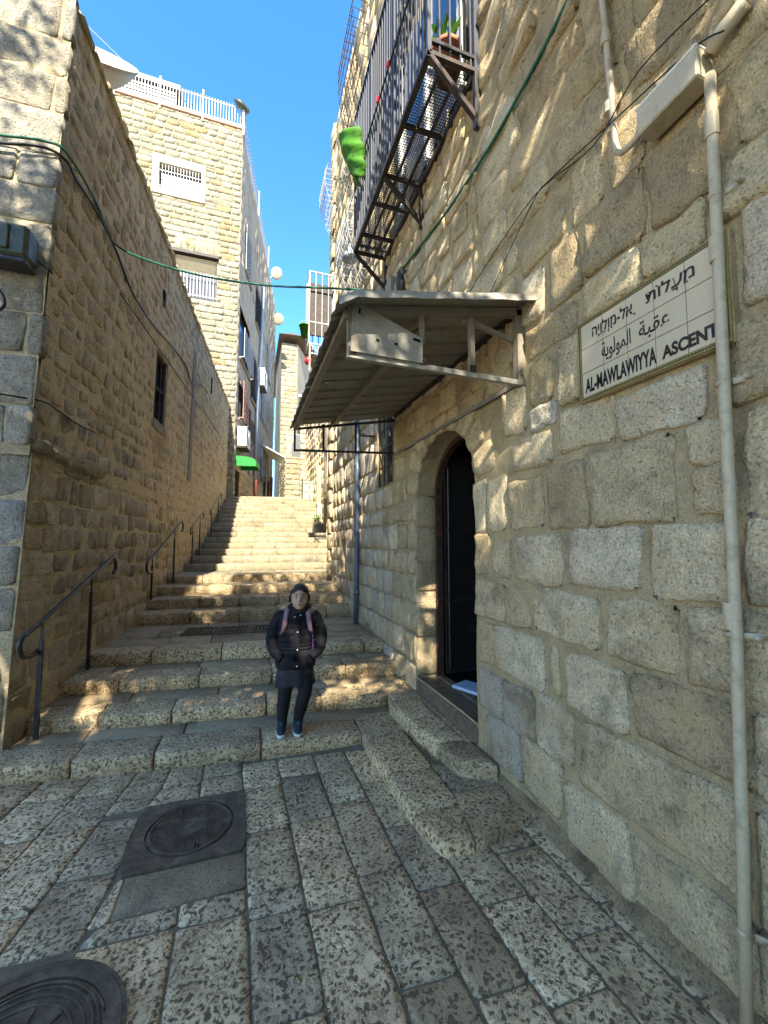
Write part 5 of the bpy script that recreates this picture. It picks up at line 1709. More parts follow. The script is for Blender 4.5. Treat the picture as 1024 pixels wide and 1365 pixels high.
for k in range(1, 14):
    u = W1[0] + (W1[2] - W1[0]) * k / 14
    mb.bar(FB.P(u, W1[3] - .02, .02), FB.P(u, W1[3] - .42, .02), .018)
    mb.bar(FB.P(u, W1[1] + .02, .02), FB.P(u, W1[1] + .22, .02), .022)
mb.build('bars', MAT['white_metal'], w1)
mb = MB(); frame_box(FB, W2[0], W2[1], W2[2], W2[3], -.22, -.2, mb); w2 = mb.build('window', MAT['glass_dark'], ab)
mb = MB()
for k in range(8):
    v = 12.72 + k * .09
    mb.add([FB.P(W2[0], v, -.12), FB.P(W2[2], v, -.12), FB.P(W2[2], v + .085, -.05), FB.P(W2[0], v + .085, -.05)], [(0, 1, 2, 3)])
mb.build('shutter_slat', MAT['pvc'], w2, kind='stuff')
mb = MB(); frame_box(FB, W2[0] - .1, W2[3] - .04, W2[2] + .05, W2[3] + .08, -.1, .14, mb); mb.build('hood', MAT['rust_metal'], w2)
mb = MB()
for k in range(6):
    u0 = W2[0] + .05 + k * .26
    P = []
    for j in range(7):
        P.append(FB.P(u0 + j * .04, 11.7, -.15 + .04 * (j % 2))); P.append(FB.P(u0 + j * .04, 12.7, -.15 + .04 * (j % 2)))
    mb.add(P, [(j * 2, j * 2 + 2, j * 2 + 3, j * 2 + 1) for j in range(6)])
mb.build('curtain', MAT['curtain'], w2)
mb = MB()
for v in (11.7, 12.62): mb.bar(FB.P(W2[0], v, .05), FB.P(W2[2], v, .05), .03)
for k in range(1, 13):
    u = W2[0] + (W2[2] - W2[0]) * k / 13
    mb.bar(FB.P(u, 11.66, .05), FB.P(u, 12.68, .05), .024)
mb.build('bars', MAT['grey_pipe'], w2)
# upright lintel stones above window 2
for k in range(7):
    mb = MB(); stone(mb, FB, (W2[0] + k * .245, 13.52, W2[0] + k * .245 + .23, 14.05), T=.045, n=3, m=4, rough=.01, bev=.015, wob=.005); mb.build('lintel_stone', MAT['wall_sunny'], ab, smooth=True)
mb = MB(); frame_box(FB, -10, ZB, XB + .05, ZB + .08, -.3, .07, mb); mb.build('coping', MAT['coping_red'], ab)
# side face, turned along the alley
MS = .165
FSd = Frame((XB - MS * YB, 0, 0), (MS, 1, 0), (0, 0, 1), (1, -MS, 0))
YS1 = 31.0
SW = [(18.7, 14.1, 20.2, 16.2), (21.8, 13.3, 23.6, 15.3), (17.9, 9.6, 20.3, 11.9), (20.9, 8.9, 22.4, 11.3), (18.0, 7.0, 19.4, 8.6), (19.8, 6.6, 21.2, 8.3), (24.6, 9.0, 26.0, 11.4), (24.8, 5.6, 26.2, 7.4), (26.6, 12.4, 28.0, 14.6)]
SD = [(17.65, 2.9, 18.6, 4.75), (26.0, 3.4, 27.2, 5.9), (28.0, 3.4, 29.2, 5.9)]
sheet(FSd, YB, 2.0, YS1, ZB, SW + SD, 0, 2).build('side_wall', MAT['mortar_sunny'], ab)
ss = courses(YB + .01, YS1, 5.2, ZB, (.45, .55), (.8, 1.3), .004, .012, arng)
sb = courses(YB + .01, YS1, 2.9, 5.2, (.28, .34), (.45, .8), .006, .02, arng)
for h_ in SW + SD: ss = cut(ss, h_, .01); sb = cut(sb, h_, .01)
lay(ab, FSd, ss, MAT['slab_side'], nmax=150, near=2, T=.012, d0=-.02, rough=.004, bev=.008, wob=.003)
lay(ab, FSd, sb, MAT['wall_left'], nmax=120, near=2, tintf=lambda *a: (.6 + .4 * arng.random(), .2, arng.random()), T=.03, d0=-.02, rough=.014, bev=.014, wob=.006)
for i, h_ in enumerate(SW):
    mb = MB(); frame_box(FSd, h_[0], h_[1], h_[2], h_[3], -.20, -.16, mb); w_ = mb.build('window', MAT['glass_dark'], ab)
    mb = MB(); frame_box(FSd, h_[0] - .06, h_[1] - .1, h_[2] + .06, h_[1], -.02, .10, mb); mb.build('sill', MAT['concrete'], w_)
    mb = MB(); dd = .22 if i in (2, 4, 5) else .05
    m_ = 12 if i in (0, 2) else 8
    for k in range(m_ + 1):
        v = h_[1] + (h_[3] - h_[1]) * k / m_ * (.55 if i in (2, 5) else 1)
        mb.bar(FSd.P(h_[0], v, dd), FSd.P(h_[2], v, dd), .022)
    for k in range(6):
        u = h_[0] + (h_[2] - h_[0]) * k / 5
        mb.bar(FSd.P(u, h_[1], dd), FSd.P(u, h_[1] + (h_[3] - h_[1]) * (.56 if i in (2, 5) else 1), dd), .022)
    for u in (h_[0], h_[2]):
        mb.bar(FSd.P(u, h_[1], 0), FSd.P(u, h_[1], dd), .03)
    mb.build('grille', MAT['coping_red'] if i == 4 else (MAT['rust_metal'] if i in (1, 3, 5) else MAT['grey_pipe']), w_)
for h_ in SD:
    mb = MB(); frame_box(FSd, h_[0], h_[1], h_[2], h_[3], -.15, -.10, mb); mb.build('door', MAT['rust_metal'], ab)
# roof railing
rr_ = thing('roof_railing', 'white vertical bar railing round the roof of the sunlit building', 'railing', (XB, YB, ZB + .08))
mb = MB()
def rline(fr, u0, u1, zz, n_, posts, d=.04):
    mb = MB()
    mb.bar(fr.P(u0, zz + .16, -d), fr.P(u1, zz + .16, -d), .03); mb.bar(fr.P(u0, zz + .92, -d), fr.P(u1, zz + .92, -d), .035)
    mb.build('rail', MAT['white_metal'], rr_)
    for k in range(n_ + 1):
        u = u0 + (u1 - u0) * k / n_
        p = k % posts == 0
        mb = MB(); mb.bar(fr.P(u, zz + (.0 if not p else -.25), -d if not p else .05), fr.P(u, zz + 1.02 + (.12 if p else 0), -d if not p else .05), .022 if not p else .055)
        mb.build('post' if p else 'bar', MAT['white_metal'], rr_)
rline(FB, -7.0, XB, ZB + .08, 56, 14)
rline(FSd, YB + .2, 26.0, ZB + .02, 40, 20)
mb = MB(); mb.quad((-10, YB, ZB - .01), (XB, YB, ZB - .01), FSd.P(YS1, ZB - .01), (-10, YS1, ZB - .01)); mb.build('roof', MAT['concrete'], ab)
mb = MB(); mb.quad(FSd.P(YS1, 2), FSd.P(YS1, ZB), (-10, YS1, ZB), (-10, YS1, 2)); mb.quad((-10, YB, 2), (-10, YB, ZB), (-10, YS1, ZB), (-10, YS1, 2)); mb.build('back_wall', MAT['mortar_sunny'], ab)
# roof things
sh_ = thing('roof_shed', 'dark slatted roof shed with a pale flat roof behind the white railing', 'shed', (-4.6, 18.6, ZB))
mb = MB(); mb.box((-4.3, 18.6, ZB + .72), (2.0, 1.2, 1.4)); mb.build('wall', MAT['rust_metal'], sh_)
mb = MB(); mb.box((-4.3, 18.6, ZB + 1.47), (2.3, 1.5, .12)); mb.build('roof', MAT['galv'], sh_)
for k in range(9):
    mb = MB(); mb.box((-4.3, 17.98, ZB + .15 + k * .15), (1.96, .03, .09)); mb.build('slat', MAT['black_metal'], sh_)
pot(0, 0, 0, .16, .28, 'terracotta pot with a cactus on the sunlit roof edge', True, (-2.75, 17.75, ZB + .08), sz=1.2)
pot(0, 0, 0, .13, .22, 'yellowish pot with a plant at the roof corner under the dark tank', True, (-.95, 17.8, ZB + .08), 'yellow')
wt = thing('roof_lamp', 'round dark dish shaped lamp on a post at the roof corner', 'lamp', (-.58, 17.45, ZB))
mb = MB(); mb.bar((-.58, 17.42, ZB - .3), (-.58, 17.42, ZB + 1.0), .07); mb.build('post', MAT['white_metal'], wt)
mb = MB(); mb.ball((-.66, 17.5, ZB + 1.1), .36, 20, 10, (1, 1, .42), Matrix.Rotation(R_(30), 3, 'Y') @ Matrix.Rotation(R_(30), 3, 'X')); mb.build('head', MAT['olive_box'], wt, smooth=True)
for (yy, zz, lab) in ((27.3, ZB + .3, 'upper small white satellite dish on the alley side roof edge'), (28.9, ZB - 2.0, 'lower small white satellite dish on the alley side of the building')):
    t = thing('satellite_dish', lab, 'satellite dish', FSd.P(yy, zz, .3), 'small white satellite dishes')
    c = FSd.P(yy, zz, .42)
    mb = MB(); mb.ball(c, .40, 18, 8, (1, .22, 1), Matrix.Rotation(R_(-25), 3, 'Z') @ Matrix.Rotation(R_(20), 3, 'X')); mb.build('reflector', MAT['pvc'], t, smooth=True)
    mb = MB(); mb.bar(FSd.P(yy + .1, zz - .3, 0), c, .05); mb.build('arm', MAT['grey_pipe'], t)
# air conditioners, pipes, awnings on the side face
def acu(y, z, s, label):
    t = thing('air_conditioner', label, 'air conditioner', FSd.P(y, z, .2), 'air conditioners on the side wall')
    mb = MB(); frame_box(FSd, y, z, y + .85 * s, z + .7 * s, .06, .42, mb); mb.build('casing', MAT['white'], t)
    mb = MB(); frame_box(FSd, y - .012, z + .07 * s, y - .004, z + .63 * s, .12, .36, mb); mb.build('side_grille', MAT['grey_pipe'], t)
    mb = MB(); disc(mb, (0, 0, 0), .05, .26 * s, 0, .02, 20)
    M = Matrix.Translation(FSd.P(y + .4 * s, z + .35 * s, .425)) @ Matrix.Rotation(R_(90), 4, 'Y'); mb.xform(M); mb.build('fan_guard', MAT['grey_pipe'], t)
    mb = MB(); frame_box(FSd, y, z - .09, y + .85 * s, z - .03, 0, .42, mb); mb.build('bracket', MAT['rust_metal'], t)
acu(17.75, 5.75, 1.15, 'white air conditioner above the green awning, lower of the two on the side wall')
acu(22.7, 10.3, 1.35, 'white air conditioner high beside the grey pipe')
gp = thing('drain_pipe', 'tall grey drain pipe on the side wall, painted red at its foot', 'pipe', FSd.P(22.3, 3.6, .1))
mb = MB(); mb.tube([FSd.P(22.3, 5.0, .1), FSd.P(22.4, 9.0, .1), FSd.P(23.4, 13.0, .1), FSd.P(23.8, 16.5, .1)], .085, 10); mb.build('upper_pipe', MAT['grey_pipe'], gp, smooth=True)
mb = MB(); mb.tube([FSd.P(22.3, 3.4, .1), FSd.P(22.3, 5.0, .1)], .088, 10); mb.build('lower_pipe', MAT['red_pipe'], gp, smooth=True)
def cawn(y0, y1, z0, z1, out, mat, name, label):
    t = thing(name, label, 'awning', FSd.P((y0 + y1) / 2, z0, 0))
    mb = MB(); P = []; n_ = 8
    for i in range(n_ + 1):
        a = math.pi / 2 * i / n_
        for y in (y0, y1):
            P.append(FSd.P(y, z0 + (z1 - z0) * max(0, math.cos(a)) ** .45, out * math.sin(a) ** .8))
    mb.add(P, [(i * 2, i * 2 + 1, i * 2 + 3, i * 2 + 2) for i in range(n_)]); mb.build('cloth', MAT[mat], t, smooth=True)
    for y in (y0, y1):
        mb = MB(); P = [FSd.P(y, z0, 0)] + [FSd.P(y, z0 + (z1 - z0) * max(0, math.cos(math.pi / 2 * i / n_)) ** .45, out * math.sin(math.pi / 2 * i / n_) ** .8) for i in range(n_ + 1)]
        mb.add(P, [tuple(range(len(P)))]); mb.build('end_cloth', MAT[mat], t)
cawn(17.6, 18.7, 4.86, 5.28, .86, 'awning_green', 'door_awning', 'small curved green awning over the first door past the left wall')
wa = thing('shop_awning', 'slanted white awning over the shop doors near the top of the steps', 'awning', FSd.P(26.8, 6.1, 0))
mb = MB(); A_ = [FSd.P(25.2, 7.6, .02), FSd.P(28.8, 7.6, .02), FSd.P(28.8, 6.7, 1.7), FSd.P(25.2, 6.7, 1.7)]
A2 = [p + Vector((0, 0, -.06)) for p in A_]
mb.add(A_ + A2, [(0, 1, 2, 3), (7, 6, 5, 4), (0, 3, 7, 4), (3, 2, 6, 7), (2, 1, 5, 6)]); mb.build('roof', MAT['white'], wa)
mb = MB(); mb.bar(FSd.P(25.2, 6.65, 1.67), FSd.P(28.8, 6.65, 1.67), .08); mb.build('edge', MAT['awning_sheet'], wa)
rp = MB(); rp.tube([FSd.P(29.6, 3.4, .12), FSd.P(29.6, 6.3, .12)], .10, 10)
tag(rp.build('drain_pipe', MAT['red_pipe'], smooth=True), 'red brown pipe at the end of the side wall, beside the pale stone block', 'pipe')
for i, (y, zz) in enumerate(((20.6, 5.0), (24.2, 6.6))):
    mb = MB(); frame_box(FSd, y, zz, y + .4, zz + .5, 0, .16, mb)
    tag(mb.build('meter_box', MAT['galv']), ('small metal meter box right of the green awning', 'small metal meter box beside the white awning')[i], 'box')
cable('cable', 'thin blue cable hanging down the end of the side wall', [FSd.P(30.4, 16.5, .1), FSd.P(30.5, 13, .12), FSd.P(30.3, 10, .12), FSd.P(30.9, 8.0, .3)], .018, MAT['pipe_blue'])

# ------------------------------------------------------------------ far end of the alley
def simple_house(name, label, x0, x1, y0, y1, z0, z1, mat, wmat='mortar_sunny', cw=(.5, .9), ch=(.3, .4), faces=('front',), nmax=60, tint=None):
    t = thing(name, label, 'building', ((x0 + x1) / 2, y0, z0))
    mb = MB(); mb.box(((x0 + x1) / 2, (y0 + y1) / 2, (z0 + z1) / 2), (x1 - x0, y1 - y0, z1 - z0)); mb.build('wall', MAT[wmat], t)
    for f in faces:
        if f == 'front': fr = Frame((0, y0, 0), (1, 0, 0), (0, 0, 1), (0, -1, 0)); u0, u1 = x0, x1
        else: fr = Frame((x0, 0, 0), (0, -1, 0), (0, 0, 1), (-1, 0, 0)); u0, u1 = -y1, -y0
        lay(t, fr, courses(u0 + .01, u1 - .01, z0, z1, ch, cw, .006, .02, arng), MAT[mat], nmax=nmax, near=2, tintf=tint, T=.03, d0=-.02, rough=.02, bev=.015, wob=.006)
    return t
ZP = SZ[-1]
blk = simple_house('stone_wall', 'pale block of stone wall in the sun at the top of the steps', 1.62, 2.30, 19.6, 23, ZP - .1, 5.80, 'wall_sunny', cw=(.3, .5), ch=(.2, .26), faces=('front', 'side'))
blk['category'] = 'wall'
fn_ = thing('mesh_fence', 'fine grey railing on top of the pale stone block', 'fence', (1.9, 19.7, 5.8))
mb = MB()
for k in range(15): mb.bar((1.64 + k * .047, 19.66, 5.8), (1.64 + k * .047, 19.66, 6.9), .012)
mb.build('bars', MAT['grey_pipe'], fn_, kind='stuff')
mb = MB(); mb.bar((1.62, 19.66, 6.9), (2.32, 19.66, 6.9), .03); mb.build('rail', MAT['grey_pipe'], fn_)
simple_house('stone_house', 'shaded stone house wall rising behind the gate', 2.32, 3.2, 19.9, 24, ZP - .1, 7.4, 'wall_left', cw=(.3, .5), ch=(.22, .28), tint=lambda *a: (.8, .1, arng.random()))
fh = simple_house('far_house', 'yellow stone house with brown eaves at the far end of the alley', 2.15, 3.35, 31.2, 38, 3.0, 17.0, 'wall_sunny', cw=(.5, .9), ch=(.3, .4), nmax=120)
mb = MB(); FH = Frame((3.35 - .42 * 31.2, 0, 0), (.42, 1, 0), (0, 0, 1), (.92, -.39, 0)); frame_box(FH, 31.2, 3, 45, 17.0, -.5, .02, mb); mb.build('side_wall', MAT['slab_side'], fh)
mb = MB()
P = [(1.9, 30.6, 17.4), FH.P(30.8, 17.4, .8), FH.P(45, 17.4, .8), (1.9, 45, 17.4), (3.0, 33, 18.8), (7, 44, 18.8)]
mb.add(P, [(0, 1, 4), (1, 2, 5, 4), (0, 4, 5, 3), (3, 2, 1, 0)]); mb.build('roof', MAT['roof_brown'], fh)
mb = MB(); frame_box(FH, 31.5, 13.0, 36, 13.2, 0, .7, mb)
for k in range(24): mb.bar(FH.P(31.6 + k * .19, 13.2, .66), FH.P(31.6 + k * .19, 14.2, .66), .03)
mb.bar(FH.P(31.5, 14.2, .66), FH.P(36, 14.2, .66), .05); mb.build('balcony', MAT['white_metal'], fh)
for z in (11.2, 7.6):
    mb = MB(); frame_box(FH, 33, z, 34.4, z + 1.6, .021, .05, mb); mb.build('window', MAT['glass_dark'], fh)
# right side beyond the corner
far_r = simple_house('stone_building', 'yellowish building behind the corner of the right wall, with poles in front', 2.62, 6.5, 9.2, 23.5, .5, 7.7, 'wall_near', 'mortar_near', cw=(.4, .7), ch=(.28, .36), faces=('side',), nmax=200,
                     tint=lambda *a: (.5 + .4 * arng.random(), .2, arng.random()))
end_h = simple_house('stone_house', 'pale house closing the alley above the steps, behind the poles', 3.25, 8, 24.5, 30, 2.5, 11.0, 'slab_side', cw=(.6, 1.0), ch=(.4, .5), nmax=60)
gt = thing('metal_gate', 'grey green double metal gate at the top right of the steps', 'gate', (2.4, 17.3, gz(3.35)))
for k in range(2):
    x0 = 2.14 + k * .31
    mb = MB(); mb.box((x0 + .15, 17.3, gz(3.35) + .47), (.285, .035, .86), bev=.01); lf = mb.build('leaf', MAT['gate'], gt)
    mb = MB()
    for z in (.12, .47, .82): mb.box((x0 + .15, 17.272, gz(3.35) + .02 + z), (.27, .02, .04))
    mb.build('rib', MAT['gate'], lf)
mb = MB()
for x in (2.13, 2.76): mb.box((x, 17.3, gz(3.35) + .5), (.05, .07, 1.05))
mb.build('gate_post', MAT['rust_metal'], gt)
yp = thing('gate_pillar', 'slim yellow painted pillar on a grey foot beside the metal gate', 'pillar', (2.38, 15.1, gz(1.95)))
mb = MB(); mb.box((2.47, 15.1, 3.87), (.15, .15, 1.42), bev=.01); mb.build('shaft', MAT['yellow'], yp)
mb = MB(); mb.box((2.50, 15.1, 2.65), (.17, .17, 1.05), bev=.01); mb.build('foot', MAT['grey_pipe'], yp)
mb = MB(); mb.box((2.50, 15.1, 1.98), (.30, .30, .42), bev=.02); mb.build('base', MAT['concrete'], yp)
pl_ = MB(); pl_.tube([(2.44, 13.4, 1.6), (2.44, 13.4, 8.2)], .085, 10)
tag(pl_.build('brown_pole', MAT['awning_frame'], smooth=True), 'tall brown pole just beyond the right wall corner', 'pole')
p2_ = thing('dashed_strip', 'thin pale dashed strip with short cross bars beside the brown pole', 'cable tray', (2.42, 12.9, 1.6))  # pale dashed strip: two thin rails with short white bars
mb = MB()
for x in (2.38, 2.47): mb.bar((x, 12.9, 1.4), (x, 12.9, 7.8), .022)
mb.build('side_rail', MAT['pvc'], p2_)
mb = MB()
for k in range(56): mb.bar((2.38, 12.88, 1.5 + k * .11), (2.47, 12.88, 1.5 + k * .11), .03)
mb.build('rungs', MAT['white'], p2_, kind='stuff')
wd = thing('small_plant', 'tuft of green weeds growing on the right end of the upper steps', 'plant', (2.36, 14.2, gz(2.5)))
mb = MB(); pr_ = random.Random(9)
for k in range(60):
    c = Vector((2.30 + pr_.gauss(0, .08), 14.2 + pr_.gauss(0, .08), gz(2.52) + abs(pr_.gauss(0, .09))))
    a = Vector((pr_.gauss(0, 1), pr_.gauss(0, 1), abs(pr_.gauss(0, 1)))).normalized(); b = a.orthogonal().normalized() * .02
    mb.quad(c - a * .05, c + b, c + a * .05, c - b, (pr_.random(), 0, 0))
mb.build('foliage', MAT['plant'], wd)

# ================================================================== THE GIRL
GB = Vector((.445, 3.83, gz(.128) + .004))
GM = Matrix.Translation(GB) @ Matrix.Rotation(R_(-6.6), 4, 'Z') @ Matrix.Scale(.985, 4)
HEAD_PARTS = ('body', 'hair', 'ponytail', 'side_hair', 'eye', 'iris', 'eyelash', 'eyebrow', 'mouth')
def headscale(p):
    x, y, z = p
    if z <= 1.07: return p
    f = min(1, (z - 1.07) / .03)
    return (.018 + (x - .018) * (1 + .11 * f), y * (1 + .09 * f), 1.07 + (z - 1.07) * 1.12)
MAT['skin'] = paint_mat('child_skin', (.42, .25, .165), rough=.5, var=.05, scale=20, bump=.03)
MAT['hair'] = paint_mat('dark_brown_hair', (.030, .019, .012), rough=.4, var=.4, scale=60, bump=.4)
MAT['coat'] = paint_mat('black_quilted_coat', (.009, .009, .012), rough=.75, var=.3, scale=30, bump=.2, spec=.2)
MAT['skirt'] = paint_mat('charcoal_skirt', (.022, .021, .027), rough=.85, var=.15, scale=30)
MAT['tights'] = paint_mat('black_tights', (.008, .008, .009), rough=.8, var=.2)
MAT['shoe'] = paint_mat('navy_trainer', (.018, .024, .042), rough=.75, var=.3, scale=40)
MAT['sole'] = paint_mat('white_sole', (.62, .62, .62), rough=.6, var=.1)
MAT['strap'] = paint_mat('dusty_pink_strap', (.26, .15, .16), rough=.8, var=.1)
MAT['purple'] = paint_mat('purple_backpack', (.10, .03, .15), rough=.7, var=.2)
MAT['fur'] = paint_mat('light_brown_fur', (.48, .38, .24), rough=.95, var=.4, scale=60)
MAT['lip'] = paint_mat('lip', (.30, .12, .09), rough=.5, var=.05)
MAT['eye_white'] = paint_mat('eye_white', (.62, .58, .55), rough=.3, var=.02, bump=0)
MAT['button'] = paint_mat('pearl_button', (.7, .7, .68), rough=.3, var=.05, bump=0)
gl = thing('person', 'girl in a black puffer coat, dark skirt and navy trainers walking down the steps', 'person', GB)
def gbuild(mb, name, mat, parent=gl, smooth=True, vox=None, sub=0):
    if name in HEAD_PARTS: mb.v = [headscale(p) for p in mb.v]
    mb.xform(GM)
    o = mb.build(name, MAT[mat], parent, smooth=smooth)
    if vox:
        m_ = o.modifiers.new('fuse', 'REMESH'); m_.mode = 'VOXEL'; m_.voxel_size = vox; m_.use_smooth_shade = True
        m_ = o.modifiers.new('smooth', 'SMOOTH'); m_.factor = .5; m_.iterations = 3
    if sub:
        m_ = o.modifiers.new('sub', 'SUBSURF'); m_.levels = sub; m_.render_levels = sub
    return o
def lerp_rings(keys, n_, fn=None):
    out = []
    for i in range(n_ + 1):
        t = i / n_ * (len(keys) - 1); k = min(int(t), len(keys) - 2); f = t - k
        a, b = keys[k], keys[k + 1]
        out.append([a[j] * (1 - f) + b[j] * f for j in range(len(a))])
    return out
HX = .018
mb = MB()
hd = [(1.082, .018, .02, -.052), (1.09, .036, .036, -.048), (1.105, .049, .054, -.036), (1.125, .058, .067, -.026), (1.15, .065, .077, -.014), (1.175, .070, .085, -.006), (1.20, .073, .090, 0), (1.23, .073, .090, .004), (1.255, .066, .080, .006), (1.275, .048, .060, .008), (1.287, .022, .03, .010)]
mb.loft([((HX, cy, z), rx, ry) for z, rx, ry, cy in hd], 24)
mb.loft([((HX * .5, .012, .98), .05, .05), ((HX, .010, 1.06), .042, .042), ((HX, .004, 1.13), .045, .045)], 16)
mb.ball((HX, -.094, 1.163), .012, 10, 8, (.9, .9, 1.1)); mb.tube([(HX, -.086, 1.196), (HX, -.098, 1.168)], [.007, .010], 8)
for s_ in (-1, 1):
    mb.ball((HX + s_ * .073, .006, 1.165), .018, 10, 8, (.45, .8, 1.2))
    mb.ball((HX + s_ * .034, -.062, 1.148), .026, 10, 8, (1, .75, .9))
mb.loft([((0, 0, .60), .11, .085), ((0, 0, .75), .10, .08), ((0, 0, .9), .115, .085), ((0, 0, 1.0), .12, .08), ((0, .0, 1.03), .06, .06)], 18)
for s_ in (-1, 1):
    mb.tube([(s_ * .11, 0, 1.0), (s_ * .19, .01, .92), (s_ * .235, .02, .83), (s_ * .20, -.03, .75), (s_ * .165, -.07, .71), (s_ * .13, -.085, .68)], [.04, .036, .033, .026, .022, .018], 10)
mb.tube([(-.065, 0, .64), (-.09, -.005, .42), (-.10, -.01, .34), (-.115, .01, .20), (-.12, .02, .06)], [.070, .050, .042, .036, .026], 12)
mb.tube([(.06, 0, .64), (.080, -.055, .42), (.078, -.085, .36), (.042, -.02, .20), (.022, .02, .06)], [.070, .050, .042, .036, .026], 12)
gbuild(mb, 'body', 'skin', vox=.0065)
# tights over the legs
mb = MB()
mb.tube([(-.085, -.002, .50), (-.09, -.005, .42), (-.10, -.01, .34), (-.115, .01, .20), (-.12, .02, .10), (-.12, .018, .045)], [.075, .072, .062, .056, .044, .042], 14)
mb.tube([(.07, -.03, .50), (.080, -.055, .42), (.078, -.085, .36), (.042, -.02, .20), (.022, .02, .10), (.022, .018, .045)], [.075, .072, .062, .056, .044, .042], 14)
gbuild(mb, 'tights', 'tights')
# shoes
for x, yy in ((-.125, -.035), (.022, -.04)):
    mb = MB()
    mb.loft([((x, yy, .022), .040, .105, 2.5), ((x, yy + .002, .045), .040, .103, 2.4), ((x, yy + .015, .065), .036, .085, 2.2), ((x, yy + .045, .085), .033, .052), ((x, yy + .055, .105), .033, .040)], 20)
    sh_o = gbuild(mb, 'shoe', 'shoe')
    mb = MB(); mb.loft([((x, yy, .0), .040, .104, 2.5), ((x, yy, .012), .044, .110, 2.5), ((x, yy, .026), .0425, .108, 2.5)], 20); gbuild(mb, 'sole', 'sole', parent=sh_o)
    mb = MB()
    for k in range(4): mb.tube([(x - .018, yy - .02 + k * .018, .072 + k * .007), (x, yy - .024 + k * .018, .078 + k * .007), (x + .018, yy - .02 + k * .018, .072 + k * .007)], .003, 5)
    gbuild(mb, 'laces', 'sole', parent=sh_o)
# skirt
mb = MB(); P = []; F = []; sg_ = 60
for j in range(9):
    t = j / 8; z = .64 - t * .225
    for k in range(sg_):
        a = 2 * math.pi * k / sg_
        pl = 1 + (.055 * t + .01) * math.cos(a * 9 + .6 * math.sin(a * 2)) + .02 * t * math.sin(a * 4 + 1)
        P.append((-.012 + math.cos(a) * (.150 + .022 * t) * pl, math.sin(a) * (.115 + .025 * t) * pl, z + .012 * t * math.sin(a * 3)))
for j in range(8):
    for k in range(sg_):
        k2 = (k + 1) % sg_; F.append((j * sg_ + k, (j + 1) * sg_ + k, (j + 1) * sg_ + k2, j * sg_ + k2))
mb.add(P, F); o = gbuild(mb, 'skirt', 'skirt'); m_ = o.modifiers.new('s', 'SOLIDIFY'); m_.thickness = .004
# coat
def puff(z, s=.066): return 1 + .045 * abs(math.sin(z * math.pi / s)) - .02
mb = MB()
ck = [(.565, .168, .125), (.60, .182, .135), (.66, .180, .132), (.71, .168, .122), (.745, .152, .110), (.80, .158, .114), (.88, .165, .118), (.96, .165, .116), (1.01, .160, .108), (1.045, .140, .096), (1.07, .105, .085), (1.095, .078, .074), (1.115, .070, .070)]
rings = []
for z, rx, ry in lerp_rings(ck, 84):
    p = puff(z) if abs(z - .745) > .02 else .97
    rings.append(((-.008 + .012 * (z - .6), .0, z), rx * p, ry * p, 2.25))
mb.loft(rings, 32)
for s_ in (-1, 1):
    sk = [(s_ * .10, .0, 1.035, .060), (s_ * .15, .005, 1.01, .066), (s_ * .182, .010, .95, .062), (s_ * .210, .016, .88, .058), (s_ * .224, .016, .82, .056), (s_ * .213, -.015, .765, .054), (s_ * .195, -.055, .72, .050), (s_ * .165, -.082, .695, .045), (s_ * .125, -.104, .668, .040)]
    sk = lerp_rings(sk, 56)
    L = 0; rs = []; pts = []
    for i, (x, y, z, r) in enumerate(sk):
        if i: L += math.dist(sk[i - 1][:3], (x, y, z))
        rs.append(r * (1 + .06 * abs(math.sin(L * math.pi / .055)) - .03)); pts.append((x, y, z))
    mb.tube(pts, rs, 20)
coat = gbuild(mb, 'coat', 'coat', vox=.0055)
tx = bpy.data.textures.new('creases', 'CLOUDS'); tx.noise_scale = .05
dm_ = coat.modifiers.new('crease', 'DISPLACE'); dm_.texture = tx; dm_.strength = .010; dm_.texture_coords = 'LOCAL'
mb = MB(); mb.box((-.002, -.128, .80), (.05, .012, .46), bev=.004); mb.box((-.004, -.118, 1.0), (.05, .012, .12), bev=.004); gbuild(mb, 'placket', 'coat', parent=coat)
mb = MB()
for x, y, z in ((-.022, -.124, 1.03), (.028, -.120, 1.045), (.005, -.137, .745), (.002, -.142, .605), (.005, -.137, .90)):
    mb.ball((x, y, z), .0065, 8, 6, (1, .6, 1))
gbuild(mb, 'buttons', 'button', parent=coat)
mb = MB(); mb.loft([((-.008, .0, .732), .156, .116, 2.2), ((-.008, .0, .758), .156, .116, 2.2)], 32); gbuild(mb, 'belt', 'coat', parent=coat)
# collar and fur trimmed hood
mb = MB(); P = [(HX + math.cos(a) * .085, .012 + math.sin(a) * .080, 1.085 + .02 * math.sin(a)) for a in [2 * math.pi * k / 24 for k in range(25)]]
mb.tube(P, .030, 10, caps=False); gbuild(mb, 'collar', 'coat', parent=coat)
mb = MB(); mb.ball((HX, .10, 1.075), .10, 16, 10, (1.25, .62, .62)); hood = gbuild(mb, 'hood', 'coat', parent=coat)
mb = MB(); fr_ = random.Random(77)
for k in range(2600):
    a = fr_.uniform(-.95, math.pi + .5)
    R = .118 + fr_.gauss(0, .010)
    c = Vector((HX + math.cos(a) * R * 1.12, .025 + math.sin(a) * R * .85, 1.085 + .03 * math.sin(a) + fr_.gauss(0, .010)))
    d_ = Vector((math.cos(a), math.sin(a) * .6, fr_.uniform(-.5, 1.0))).normalized() + Vector((fr_.gauss(0, .35), fr_.gauss(0, .35), fr_.gauss(0, .35)))
    d_ = d_.normalized() * fr_.uniform(.014, .032); b = d_.orthogonal().normalized() * .0012
    mb.add([c - b, c + b, c + d_], [(0, 1, 2)])
gbuild(mb, 'fur_trim', 'fur', parent=gl, smooth=False)
